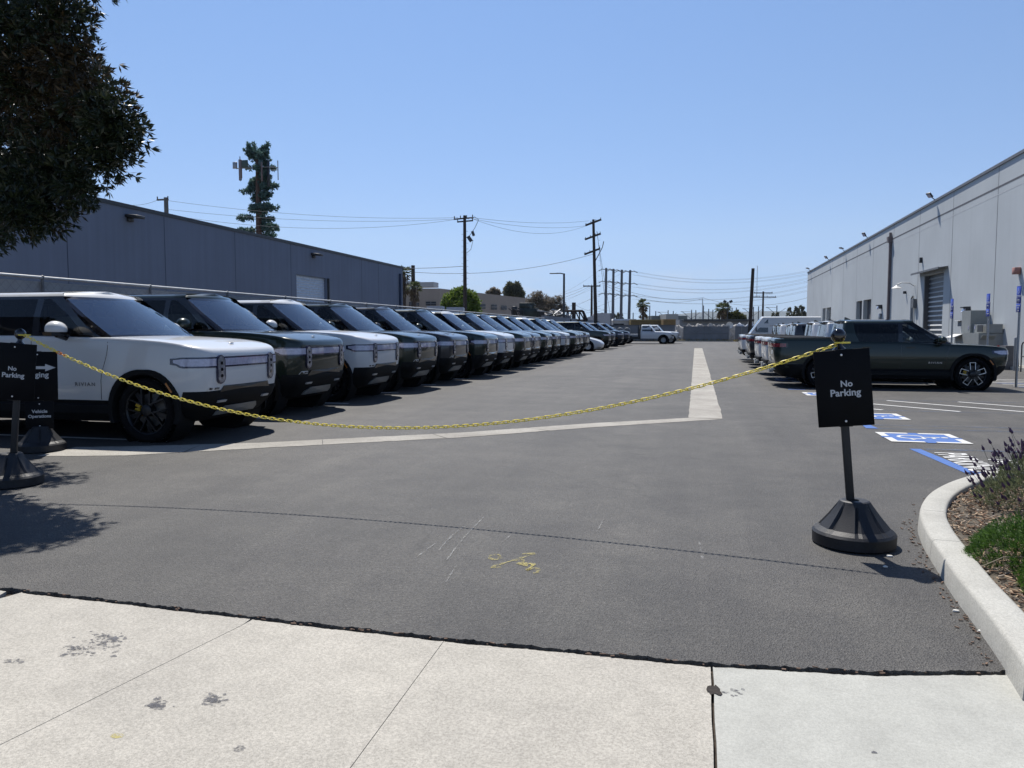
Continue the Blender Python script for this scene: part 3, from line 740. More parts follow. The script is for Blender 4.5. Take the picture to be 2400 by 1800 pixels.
def make_ev(kind,name,label,cat,paint,trim=None):
    T=kind=='T'
    xn,xt=(2.757,-2.757) if T else (2.55,-2.55)
    ax=xn-.85; rx=ax-(3.449 if T else 3.076); cowl=xn-(1.33 if T else 1.47); wst=cowl-(.74 if T else .64)
    cabr=-1.12 if T else xt+.02
    ZC,ZN,ZB,zr,dzl=(1.135,1.045,1.19,1.725,-.01) if T else (1.315,1.15,1.335,1.90,.055)
    root=thing(name,label,cat)
    xs=[lerp(xn-.62,xt+.28,i/17) for i in range(18)]
    def ztop(x):
        if x>cowl:
            t=(x-cowl)/(xn-cowl); return ZC-(ZC-ZN)*((.42*t+.58*t**3) if T else (.35*t+.65*t**4))
        if T and x<cabr: return 1.265
        return lerp(ZC,ZB,sstep(cowl,cowl-1.4,x))
    spec=[(.30,.90,.24,.20),(.40,.955,.15,.13),(.52,.985,.06,.06),(.66,1.0,.02,.02),(.80,1.008,.0,.0),(.93 if T else .97,1.0,.0,.0)]
    L=[]
    for z,w_,dn,dt in spec:
        L.append([(x,y,z) for x,y in half_outline(xn-dn,xt+dt,w_,.36,.27,xs,.06,.22,.22,.03)])
    for dz,w_,dn,dt in ((-.075,.985,.004,.0),(-.026,.972,.018,.008),(-.006,.955,.038,.018),(0,.925,.075,.04)):
        L.append([(x,y,ztop(x)+dz) for x,y in half_outline(xn-dn,xt+dt,w_,.36,.27,xs,.06,.22,.22,.03)])
    st=Stack(L); b=MB(); st.shell(b,crown=.022,capn=8,crownf=lambda x:(sstep(xn,cowl+.9,x) if x>cowl else .6))
    # clamshell groove is suggested by the shoulder level
    o=b.build('body',paint); bm=bmesh.new(); bm.from_mesh(o.data); bmesh.ops.remove_doubles(bm,verts=bm.verts,dist=1e-5); bmesh.ops.recalc_face_normals(bm,faces=bm.faces); bm.to_mesh(o.data); bm.free()
    c=MB()
    for xa in (ax,rx):
        for sd in (-1,1): c.lathe([(0,sd*.60),(.478,sd*.60),(.478,sd*1.2),(0,sd*1.2)],40,'y',(xa,0,.40))
    c=c.build('cut',paint); bm=bmesh.new(); bm.from_mesh(c.data); bmesh.ops.remove_doubles(bm,verts=bm.verts,dist=1e-5); bmesh.ops.recalc_face_normals(bm,faces=bm.faces); bm.to_mesh(c.data); bm.free()
    boolean_cut(o,c); o.data.polygons.foreach_set('use_smooth',[True]*len(o.data.polygons)); o.data.set_sharp_from_angle(angle=rad(32)); o.parent=root
    o.data.materials.clear(); o.data.materials.append(paint); o.data.materials.append(M_CLAD)
    for pl in o.data.polygons: pl.material_index=1 if pl.center.z<.47 else 0
    # wheel wells, flares
    for xa in (ax,rx):
        for sd in (-1,1):
            b=MB(); b.lathe([(.0,sd*.605),(.473,sd*.605),(.473,sd*.975)],36,'y',(xa,0,.40)); b.build('wheel_well',M_CLAD,root,smooth=50)
    for xa in (ax,rx):
        for sd in (-1,1):
            b=MB(); vs=[]; n=26; a0,a1=rad(-32),rad(212)
            for i in range(n+1):
                a=lerp(a0,a1,i/n); co,si=math.cos(a),math.sin(a)
                sq=1+.045*(abs(math.sin(2*(a)))) # slightly squared arch
                for r_,yy in ((.452,.93),(.456,1.025),(.470,1.034),(.512*sq,1.024),(.520*sq,.985)): vs.append((xa+r_*co,sd*yy,max(.25,.40+r_*si)))
            fs=[(i*5+q,i*5+q+1,i*5+6+q,i*5+5+q) for i in range(n) for q in range(4)]
            if sd<0: fs=[f[::-1] for f in fs]
            b.add(vs,fs); b.build('fender_flare',M_CLAD,root,smooth=50)
    # sills
    for sd in (-1,1):
        b=MB(); x0,x1=rx+.47,ax-.47
        b.prism([(sd*.86,.24),(sd*.975,.27),(sd*1.022,.36),(sd*1.018,.455),(sd*.985,.475),(sd*.86,.475)][::(1 if sd>0 else -1)],x0,x1,'x')
        b.build('rocker_panel',M_CLAD,root,smooth=25)
    b=MB(); b.box((.0,0,.33),(abs(xn-xt)-1.0,1.5,.20)); b.build('underbody',M_CLAD,root)
    # front bumper shell
    jw=st.j_at_x(ax+.50,.5)
    b=MB()
    zb_=.0 if T else .035; zl=[(.235,-.16),(.30,-.04),(.40,.006),(.50,.014),(.585+zb_,.016),(.61+zb_,.002)]
    for sd in (-1,1):
        vs=[];n=18
        for i in range(n+1):
            j=jw*i/n
            lift=.0
            for z,of in zl: vs.append(st.pt(j,z+(0 if i<n else .0),sd,of) if z>=.30 else tuple(st.pt(j,.30,sd,of)[:2])+(z,))
        m_=len(zl); fs=[(i*m_+q,(i+1)*m_+q,(i+1)*m_+q+1,i*m_+q+1) for i in range(n) for q in range(m_-1)]
        if sd<0: fs=[f[::-1] for f in fs]
        b.add(vs,fs)
    fb=b.build('front_bumper',M_CLAD,root,smooth=40)
    b=MB(); st.patch(b,[(-.60,.585+zb_),(.60,.585+zb_),(.52,.665+zb_),(-.52,.665+zb_)],.018); b.build('lower_grille',M_GLB,fb)
    b=MB(); st.patch(b,[(-.46,.305),(.46,.305),(.46,.36),(.36,.425),(-.36,.425),(-.46,.36)],.034); b.build('skid_plate',M_SKID,fb)
    for yy in (-.52,.52):
        b=MB(); st.patch(b,[(yy-.075,.485),(yy+.075,.485),(yy+.075,.515),(yy-.075,.515)],.045); b.build('tow_hook',M_HOOK,fb)
    b=MB(); st.patch(b,[(-.83,.650),(-.60,.650),(-.60,.695),(-.79,.695)],.006); stk=b.build('front_sticker',M_STK,root)
    b=MB()
    for i,(y0,y1) in enumerate(((-.79,-.77),(-.76,-.745),(-.70,-.69),(-.685,-.665),(-.655,-.64),(-.63,-.615))): st.patch(b,[(y0,.660),(y1,.660),(y1,.684),(y0,.684)],.008)
    b.build('sticker_print',M_GLB,stk)
    # light bar with dark surround
    jl=st.j_at_x(xn-.46,.93)
    fr=MB(); inn=MB()
    for sd in (-1,1):
        st.band(fr,0,jl,lambda t:.882+dzl+.045*sstep(.90,1,t),lambda t:1.014+dzl-.015*sstep(.9,1,t),.006,sd,26)
        st.band(inn,0,jl*.985,lambda t:.903+dzl+.045*sstep(.90,1,t),lambda t:.994+dzl-.012*sstep(.9,1,t),.011,sd,26)
    f_=fr.build('light_bar',M_FRAME,root,smooth=40); inn.build('light_bar_lens',M_LAMP,f_,smooth=40)
    for yc in (-.60,.60):
        def caps(r,h):
            P=[]
            for i in range(9): a=PI*i/8; P.append((yc+r*math.cos(a),.855+dzl+h+r*math.sin(a)))
            for i in range(9): a=PI+PI*i/8; P.append((yc+r*math.cos(a),.855+dzl-h+r*math.sin(a)))
            return P
        b=MB(); st.patch(b,caps(.084,.100),.020); q=b.build('headlight',M_FRAME,root)
        b=MB(); st.patch(b,caps(.066,.100),.026); q2=b.build('headlight_lens',M_LAMP2,q)
        b=MB()
        for z in (.775+dzl,.855+dzl,.935+dzl): st.patch(b,[(yc+.022*math.cos(a),z+.022*math.sin(a)) for a in [2*PI*i/10 for i in range(10)]],.029)
        b.build('headlight_projector',M_GLB,q)
    # amber markers
    for sd in (-1,1):
        b=MB(); b.box((ax+.47*math.cos(.62),sd*1.033,.40+.51*math.sin(.62)),(.14,.008,.022),0,.95); b.build('side_marker',M_AMB,root)
    # rear
    jr=st.j_at_x(rx-.50,.5); b=MB()
    for sd in (-1,1):
        vs=[];n=18; zl2=[(.26,-.10),(.33,.02),(.45,.05),(.56,.055),(.60,.035),(.61,-.01)]
        for i in range(n+1):
            j=lerp(st.J-1,jr,i/n)
            for z,of in zl2: vs.append(st.pt(j,max(z,.30),sd,of)[:2]+(z,))
        m_=len(zl2); fs=[(i*m_+q,i*m_+q+1,(i+1)*m_+q+1,(i+1)*m_+q) for i in range(n) for q in range(m_-1)]
        if sd<0: fs=[f[::-1] for f in fs]
        b.add(vs,fs)
    rb=b.build('rear_bumper',M_CLAD,root,smooth=40)
    b=MB(); b.box((xt+.02,0,.44),(.10,.50,.16)); b.box((xt+.02,-.62,.47),(.10,.25,.05)); b.box((xt+.02,.62,.47),(.10,.25,.05)); b.build('hitch_panel',M_SKID,rb)
    b=MB(); fr=MB()
    for sd in (-1,1):
        j1=st.j_at_x(xt+.34,1.1)
        st.band(fr,st.J-1,j1,lambda t:1.035+.01*t,lambda t:1.155,.006,sd,16); st.band(b,st.J-1,j1+.15,lambda t:1.05,lambda t:1.14,.011,sd,16)
    f_=fr.build('tail_light_bar',M_GLB,root); fix_normals(f_); q=b.build('tail_light_lens',M_RED,f_); fix_normals(q)
    b=MB(); st.patch(b,[(-.62,.86),(-.42,.86),(-.42,.96),(-.62,.96)],.006,True); q=b.build('tailgate_sticker',M_STK,root); fix_normals(q)
    b=MB(); st.patch(b,[(-.16,.66),(.16,.66),(.16,.80),(-.16,.80)],.008,True); q=b.build('licence_plate',M_STK,root); fix_normals(q)
    # door gaps on the sides
    gaps=[ax-.62,wst-.42, (rx+.45 if not T else -.95)]
    b=MB()
    for sd in (-1,1):
        for gx in gaps:
            vs=[]
            for i in range(13):
                z=lerp(.485,ZB-.012,i/12); xx=gx
                if gx==gaps[0]: xx=gx+.10*sstep(.75,1.2,z)-.02*sstep(.75,.48,z)
                if gx==gaps[2]: xx=gx+.30*sstep(.95,.5,z)*.8
                j=st.j_at_x(xx,min(z,ZB-.1)); p=st.pt(j,z,sd,.0018); vs+=[(p[0]-.004,p[1],p[2]),(p[0]+.004,p[1],p[2])]
            fs=[(2*i,2*i+1,2*i+3,2*i+2) for i in range(12)]
            b.add(vs,fs)
    b.build('door_gap',M_GLB,root)
    for sd in (-1,1):
        for gx in (wst-.20,gaps[2]+(.42 if T else .28)):
            b=MB(); j=st.j_at_x(gx,1.05); p=st.pt(j,ZB-.14,sd,.004); b.box(p,(.20,.008,.028)); b.build('door_handle',paint,root)
    # badge
    vs,fs=text_geo('RIVIAN',1,.01,space=1.35); X=[v.x for v in vs]; wv=max(X)-min(X)
    for sd in (-1,1):
        b=MB(); k=.30/wv; gx=ax-.86
        pts=[]
        for v in vs:
            lx=v.x*k*(1 if sd<0 else -1); z=(.675 if T else .72)+v.y*k*.85; j=st.j_at_x(gx+lx,.67); p=st.pt(j,z,sd,.004); pts.append((gx+lx,p[1],z))
        b.add(pts,fs); b.build('door_badge',M_LET_D if not trim else M_LET_S,root)
    b=MB(); b.lathe([(0,.006),(.02,.006),(.028,0)],16); q=b.build('hood_badge',M_LET_D,root,loc=(xn-.24,0,ztop(xn-.24)+.02)); q.scale=(.9,1.9,1); q.rotation_euler=(0,rad(12),0)
    # ---------- greenhouse
    def gh(s_):
        # s_ 0..1 from belt to roof edge
        xnb=lerp(cowl+.24,wst+.02,s_); wv=lerp(.925,.775,s_)+.03*math.sin(PI*s_)
        if T: xtb=lerp(cabr-.02,cabr+.05,s_)
        else: xtb=lerp(xt+.10,xt+.40,s_)
        z=lerp(ZC-.008,zr-.055,s_)
        A0=lerp(cowl-.10,wst-.10,s_)    # windscreen corner ends / A pillar begins
        A1=A0-lerp(.16,.10,s_)
        Bp=wst-.42
        xb=[A0,A1,Bp+.05,Bp-.05]
        if T: xb+= [lerp(-.66,-.82,min(1,s_*1.6)),lerp(-.78,-.90,min(1,s_*1.6))]
        else: xb+= [-1.10,-1.22,lerp(-1.95,-1.85,s_),lerp(-2.15,-2.0,s_)]
        P=half_outline(xnb,xtb,wv,.20,.12,xb,.20,.10,.10,.02,nf=7,nc=4)
        return [(x,y,z) for x,y in P]
    rows=[0,.07,.5,.93,1]
    L=[gh(s_) for s_ in rows]
    def roofl(dw,dz,dx):
        base=gh(1); r=[]
        for x,y,z in base:
            k=1-dw/.775; xc=lerp(x,(base[0][0]+base[-1][0])/2,dx); r.append((xc,y*k,z+dz))
        return r
    Lr=[gh(1),roofl(.018,.022,.012),roofl(.05,.042,.03),roofl(.11,.055,.06)]
    # columns: 0..6 windscreen, 7..10 corner, then sides
    J=len(L[0]); nfr,ncr=7,4; c0=nfr+ncr   # index of first side x entry = nfr+nc+1 -> c0+1
    side0=c0+1
    cells={}
    ws=[j for j in range(0,nfr+1)]
    nside=len(L[0])-2*(nfr+ncr+1)
    glass_side={'front':[side0+1],'rear':[side0+3]}
    if not T: glass_side['quarter']=[side0+5]
    tail0=side0+nside
    rearg=list(range(tail0+ncr+0,J-1))
    frame=MB(); paintm={1:MB(),-1:MB()}; WS=MB(); RG=MB(); SG={k:{1:MB(),-1:MB()} for k in glass_side}
    for a in range(len(L)-1):
        for j in range(J-1):
            for sd in (1,-1):
                q=[L[a][j],L[a][j+1],L[a+1][j+1],L[a+1][j]]; q=[(x,y*sd,z) for x,y,z in q]; f=[(0,1,2,3)] if sd>0 else [(3,2,1,0)]
                tgt=frame; mid=a in(1,2)
                if j in ws and mid: tgt=WS
                elif j in rearg and mid: tgt=RG
                elif mid:
                    for k in glass_side:
                        if j in glass_side[k]: tgt=SG[k][sd]
                if T and (j>=side0+4 and j<tail0+ncr+1) : tgt=paintm[sd] if j not in rearg else tgt
                if (not T) and j in (side0+6,side0+7,tail0,tail0+1,tail0+2): tgt=paintm[sd]
                tgt.add(q,f)
    frm=frame.build('window_frame',M_GLB,root,smooth=30)
    [paintm[k].build('rear_pillar',paint,root,smooth=50) for k in (1,-1)]
    WS.build('windshield',G_WS,root,smooth=60); RG.build('rear_window',G_DARK if not T else glass_mat('cab_rear_glass',(.25,.27,.28),1.9),root,smooth=60)
    for k in SG:
        for sd in (1,-1): SG[k][sd].build('side_window',G_SIDE if k=='front' else G_DARK,root,smooth=60)
    b=MB(); rs=Stack(Lr); rs.shell(b,caps=(True,True),crown=.035,capn=8)
    rf=b.build('roof',paint,root,smooth=45)
    bm=bmesh.new(); bm.from_mesh(rf.data); bmesh.ops.remove_doubles(bm,verts=bm.verts,dist=1e-5); bmesh.ops.recalc_face_normals(bm,faces=bm.faces); bm.to_mesh(rf.data); bm.free(); rf.data.set_sharp_from_angle(angle=rad(45))
    # dark roof glass, 3 mm proud
    b=MB(); x0=wst-.30; x1=(cabr+.30 if T else xt+1.0); vs=[]; nn=8
    for i in range(nn+1):
        x=lerp(x0,x1,i/nn)
        for q in range(9):
            t=1-2*q/8; y=.60*t; ys=y/.665; vs.append((x,y,zr+.001+.035*(1-ys*ys)+.004))
    b.add(vs,[(i*9+q,i*9+q+1,(i+1)*9+q+1,(i+1)*9+q) for i in range(nn) for q in range(8)]); q=b.build('roof_glass',M_GLB,rf,smooth=60); fix_normals(q)
    # fin
    fx=cabr+.28 if T else xt+.62
    b=MB(); b.prism([(fx-.07,zr+.028),(fx+.11,zr+.028),(fx-.02,zr+.095),(fx-.06,zr+.10)],-.016,.016,'y'); b.build('antenna_fin',M_GLB,rf)
    b=MB(); bx=(cabr+.10 if T else xt+.36); b.box((bx-.09,0,zr-.02),(.22,1.34,.03),0,rad(-4)); b.build('rear_spoiler',M_GLB,rf)
    # wipers cowl strip
    # interior
    b=MB(); Lb=gh(0.16); zf=ZC+.045; P=[(x*1.0,y*.97,zf) for x,y,z in Lb]+[(x,-y*.97,zf) for x,y,z in Lb[-2:0:-1]]
    cx=sum(p[0] for p in P)/len(P)
    b.add([(cx,0,zf)]+P,[(0,1+i,1+(i+1)%len(P)) for i in range(len(P))]); b.build('cabin_floor',M_INT,root)
    b=MB(); b.box((cowl-.26,0,zf+.022),(.40,1.44,.05),0,0,0,.94); o_=b.build('dashboard',M_DASH,root); bevel(o_,.012)
    b=MB(); R_=.17; cc=Vector((cowl-.42,.38,zf+.05)); b.tube([cc+Vector((-.35*R_*math.cos(a)*.0+ -.10*math.sin(a)*1.0,R_*math.cos(a),R_*math.sin(a)*.9)) for a in [2*PI*i/20 for i in range(20)]],.014,6,closed=True); b.build('steering_wheel',M_INT,root,smooth=60)
    for sx_ in ((cowl-1.15,), (cowl-1.95,)):
        for yy in (-.38,.38):
            b=MB(); b.box((sx_[0],yy,zf+.10),(.14,.50,.26),0,rad(-12),0,.9); b.box((sx_[0]-.06,yy,zf+.31),(.09,.26,.16),0,rad(-10),0,.85); o_=b.build('seat',M_INT,root); bevel(o_,.025)
    # mirrors
    for sd in (-1,1):
        bm=bmesh.new(); bmesh.ops.create_uvsphere(bm,u_segments=18,v_segments=10,radius=1)
        for v in bm.verts:
            v.co.x=(v.co.x*.105 if v.co.x>0 else v.co.x*.05); v.co.y*=.135; v.co.z=v.co.z*.085+(.0)
            if v.co.z<-.03: v.co.z=-.03
        me=bpy.data.meshes.new('side_mirror'); bm.to_mesh(me); bm.free(); me.materials.append(paint); me.polygons.foreach_set('use_smooth',[True]*len(me.polygons)); me.set_sharp_from_angle(angle=rad(50))
        mo=link(bpy.data.objects.new('side_mirror',me),root); mo.location=(cowl-(.30 if T else .54),sd*1.14,ZC+.10); mo.scale=(1.25,1.15,1.25)
        b=MB(); b.box((0,0,-.047),(.10,.21,.034),0,0,0,1.1); b.tube([(0,-sd*.02,-.055),(0,-sd*.13,-.085),(.02,-sd*.20,-.11)],[.03,.025,.03],8); b.build('mirror_base',M_GLB,mo,smooth=40)
    if T:
        b=MB(); b.box(((cabr-.02+xt+.18)/2,0,1.283),(abs(cabr-xt)-.20,1.58,.03)); o_=b.build('bed_cover',M_CLAD,root); bevel(o_,.008)
        b=MB()
        for sd in (-1,1): b.tube([(cabr-.05,sd*.87,1.283),(xt+.25,sd*.87,1.283)],.012,6)
        b.build('bed_rail',M_DSTEEL,root)
    for xa in (ax,rx):
        for sd in (-1,1): make_wheel(root,xa,sd*.93,sd,trim=trim,ang=.35 if xa==ax else .9)
    return root

def set_paint(root,paint,src):
    for ch in root.children_recursive:
        if ch.type=='MESH':
            for sl_ in ch.material_slots:
                if sl_.material==src:
                    sl_.link='OBJECT'; sl_.material=paint
protoS=make_ev('S','parked_suv','x','SUV',P_WHITE)
protoT=make_ev('T','parked_pickup','x','pickup truck',P_GREEN,trim=M_RIMS)
ORD=['first','second','third','fourth','fifth','sixth','seventh','eighth','ninth','tenth','eleventh','twelfth','thirteenth','fourteenth','fifteenth','sixteenth','seventeenth','eighteenth','nineteenth']
# left row: (nose edge u in the photo (display px), stall number, paint, colour word, extra)
ROWL=[(583,0,P_WHITE,'white','nearest one, beside the black signs'),(740,1,P_GREEN,'dark green',''),(863,2,P_WHITE,'white',''),(948,3,P_GREEN,'dark green',''),(1016,4,P_GRAN,'dark grey',''),
 (1081,5,P_GREEN,'dark green',''),(1117,6,P_WHITE,'white',''),(1154,7,P_GREEN,'dark green',''),(1173,8,P_BLUE,'dark blue',''),(1198,9,P_GREEN,'dark green',''),(1216,10,P_GREEN,'dark green',''),
 (1236,11,P_WHITE,'white',''),(1257,12,P_GREEN,'dark green',''),(1265,13,P_GREEN,'dark green',''),(1278,14,P_LIME,'grey-beige',''),
 (1324,18,P_GREEN,'dark green','just past the white sedan'),(1333,19.6,P_GRAN,'dark grey',''),(1351,22.2,P_BLUE,'dark blue',''),(1364,24.6,P_BLUE,'dark blue','the farthest one, before the work trucks')]
first=True
for i,(u,k,p,cn,ex) in enumerate(ROWL):
    yc=10.12+2.72*k-(.42 if k==0 else 0); r=ray(u*D,790); xnose=r.x/r.y*(yc+.36)-.15
    o=protoS if first else copy_tree(protoS)
    o.scale=(1.04,1.03,1.055) if k==0 else (1.04,1.03,1.115)
    o.location=(xnose-2.55*1.04,yc,0); first=False
    wob=random.Random(i).uniform(-.006,.006); o.rotation_euler=(0,0,wob)
    if p is not P_WHITE: set_paint(o,p,P_WHITE)
    if ex: lab=f'{cn} electric SUV in the left row, {ex}'
    else: lab=f'{cn} electric SUV, {ORD[i]} from the near end of the left row'
    tag(o,lab,'SUV','electric SUVs parked in the left row')
ROWR=[(1661,1958.6,21.9,P_GREEN,'dark green pickup truck nearest the camera in the right row, behind the No Parking sign'),
 (1652,1917,24.7,P_WHITE,'white pickup truck parked next behind the nearest dark green pickup'),
 (1633,1886,27.5,P_WHITE,'white pickup truck, third from the near end of the right row'),
 (1609,1849,32.2,P_GRAN,'dark grey pickup truck, fourth from the near end of the right row'),
 (1589,1838,35.0,P_WHITE,'white pickup truck, fifth from the near end of the right row, its tail farthest left'),
 (None,1816,37.8,P_WHITE,'white pickup truck, sixth from the near end of the right row'),
 (None,1807,40.5,P_GREEN,'dark green pickup truck at the far end of the right row, next to the van')]
for i,(ut,ug,yc,p,lab) in enumerate(ROWR):
    o=protoT if i==0 else copy_tree(protoT)
    r=ray(ug,770); xg=r.x/r.y*(yc-.55); x0=xg+1.27
    if i==0: x0=4.80
    o.location=(x0,yc,0)
    if p is not P_GREEN: set_paint(o,p,P_GREEN)
    tag(o,lab,'pickup truck','pickup trucks parked in the right row')

# ---------- simpler vehicles farther away (same way of building, fewer parts)
M_TINT=mat('tinted_glass',(.02,.025,.03),.06,var=.1,coat=1)
def simple_vehicle(name,label,cat,paint,xn,xt,wd,hood,low,gh,axles,R,loc,rz=0,arch=True,group=None,body_end=None,side_cells=None,bow=.06):
    root=thing(name,label,cat,loc,rz,group)
    be=body_end if body_end is not None else xt
    xs=[lerp(xn-.6,be+.25,i/13) for i in range(14)]
    L=[]
    for z,w_,dn,dt in low: L.append([(x,y,z) for x,y in half_outline(xn-dn,be+dt,wd*w_,.32,.30,xs,bow,.18,.18,.03)])
    for dz,w_,dn,dt in ((-.10,.985,.02,.0),(-.04,.96,.06,.02),(0,.88,.16,.06)): L.append([(x,y,hood(x)+dz) for x,y in half_outline(xn-dn,be+dt,wd*w_,.32,.30,xs,bow,.18,.18,.03)])
    st=Stack(L); b=MB(); st.shell(b,crown=.03)
    o=b.build('body',paint); bm=bmesh.new(); bm.from_mesh(o.data); bmesh.ops.remove_doubles(bm,verts=bm.verts,dist=1e-5); bmesh.ops.recalc_face_normals(bm,faces=bm.faces); bm.to_mesh(o.data); bm.free()
    c=MB()
    for xa in axles:
        for sd in (-1,1): c.lathe([(0,sd*wd*.6),(R+.09,sd*wd*.6),(R+.09,sd*wd*1.25),(0,sd*wd*1.25)],32,'y',(xa,0,R))
    c=c.build('cut',paint); bm=bmesh.new(); bm.from_mesh(c.data); bmesh.ops.remove_doubles(bm,verts=bm.verts,dist=1e-5); bmesh.ops.recalc_face_normals(bm,faces=bm.faces); bm.to_mesh(c.data); bm.free()
    boolean_cut(o,c); o.data.polygons.foreach_set('use_smooth',[True]*len(o.data.polygons)); o.data.set_sharp_from_angle(angle=rad(32)); o.parent=root
    for xa in axles:
        for sd in (-1,1):
            b=MB(); b.lathe([(.0,sd*wd*.605),(R+.085,sd*wd*.605),(R+.085,sd*wd*.97)],28,'y',(xa,0,R)); b.build('wheel_well',M_CLAD,root,smooth=50)
            if arch:
                b=MB(); pts=[]
                for i in range(17):
                    a=lerp(rad(-15),rad(195),i/16); pts.append((xa+(R+.11)*math.cos(a),sd*wd*1.01,R+(R+.11)*math.sin(a)))
                b.tube(pts,.045,6); b.build('fender_flare',M_CLAD,root,smooth=60)
            t=MB(); t.lathe([(R*.6,sd*.02),(R*.72,sd*.05),(R*.93,sd*.04),(R,0),(R,-sd*.2),(R*.9,-sd*.25),(R*.6,-sd*.22)],28,'y'); t=t.build('wheel',M_TYRE,root,smooth=40,loc=(xa,sd*wd*.95,R))
            h=MB(); h.lathe([(0,sd*.03),(R*.2,sd*.03),(R*.25,-sd*.03),(R*.5,-sd*.02),(R*.6,sd*.03),(R*.62,sd*.02)],20,'y'); h.build('rim',M_STEEL if arch else M_RIMS,t,smooth=40)
    xbf,xtf,xbr,xtr,zb,zt,wb,wt=gh
    G=[]
    for s_ in (0,.5,1):
        G.append([(x,y,lerp(zb,zt,s_)) for x,y in half_outline(lerp(xbf,xtf,s_),lerp(xbr,xtr,s_),lerp(wb,wt,s_)+.02*math.sin(PI*s_),.16,.10,[lerp(lerp(xbf,xbr,i/7),lerp(xtf,xtr,i/7),s_) for i in range(1,7)],.08,.10,.10,.02)])
    G.append([(x+(.05 if x<0 else -.05)*.6,y*.93,z+.05) for x,y,z in G[2]]); G.append([(x,y*.85,z+.02) for x,y,z in G[3]])
    gs=Stack(G); b=MB(); gs.shell(b,crown=.03); q=b.build('cab',paint,root,smooth=35); fix_normals(q)
    # windscreen
    b=MB(); n=8; vs=[]
    for a,sz in ((0,.08),(1,.94)):
        z=lerp(zb,zt,sz)
        for i in range(n+1):
            t=lerp(-1,1,i/n); y=t*(lerp(wb,wt,sz)-.13); j=gs.j_at_y(y,z); vs.append(gs.pt(j,z,1 if y>=0 else -1,.012))
    b.add(vs,[(i,i+1,n+1+i+1,n+1+i) for i in range(n)]); q=b.build('windshield',G_WS if False else M_WSF,root,smooth=60); fix_normals(q)
    for (x0,x1,x2,x3) in side_cells or []:
        for sd in (-1,1):
            b=MB(); vs=[]
            for xx,sz in ((x0,.06),(x1,.06),(x2,.92),(x3,.92)):
                z=lerp(zb,zt,sz); p=gs.pt(gs.j_at_x(xx,z),z,sd,.012); vs.append((xx,p[1],z))
            b.add(vs,[(0,1,2,3)]); q=b.build('side_window',M_TINT,root); fix_normals(q)
    return root,st,gs
M_WSF=mat('far_windscreen',(.07,.085,.10),.08,var=.2,coat=1,spec=.9)
# white sedan
sed,st_,gs_=simple_vehicle('parked_sedan','low white sedan parked between SUVs in the left row','sedan',P_WHITE,2.48,-2.48,.97,
    lambda x: (1.02-.38*((x-.9)/1.58)**1.8 if x>.9 else 1.02), [(.17,.90,.25,.2),(.30,.97,.06,.06),(.50,1.0,.0,.0)],
    (1.15,.25,-2.1,-1.3,1.0,1.40,.86,.66),(1.45,-1.50),.35,(0,0,0),arch=False,side_cells=[(.75,-.35,-.30,.15),(-.45,-1.75,-1.2,-.38)],bow=.22)
b=MB(); st_.band(b,6.0,10,.50,.58,.008,-1,8); st_.band(b,6.0,10,.50,.58,.008,1,8); b.build('headlight',M_LAMP,sed)
b=MB(); st_.patch(b,[(-.35,.25),(.35,.25),(.40,.33),(-.40,.33)],.006); b.build('lower_grille',M_GLB,sed)
for sy in (-1,1):
    b=MB(); st_.patch(b,[(sy*.72-.12,.28),(sy*.72+.08,.28),(sy*.72+.08,.36),(sy*.72-.12,.34)],.006); b.build('fog_light',M_GLB,sed)
    b=MB(); b.box((.78,sy*1.02,1.06),(.12,.18,.11)); q=b.build('side_mirror',P_WHITE,sed); bevel(q,.03)
yc=10.12+2.72*16.3; r=ray(1304*D,800); sed.location=(r.x/r.y*(yc+.2)-2.42,yc,0)
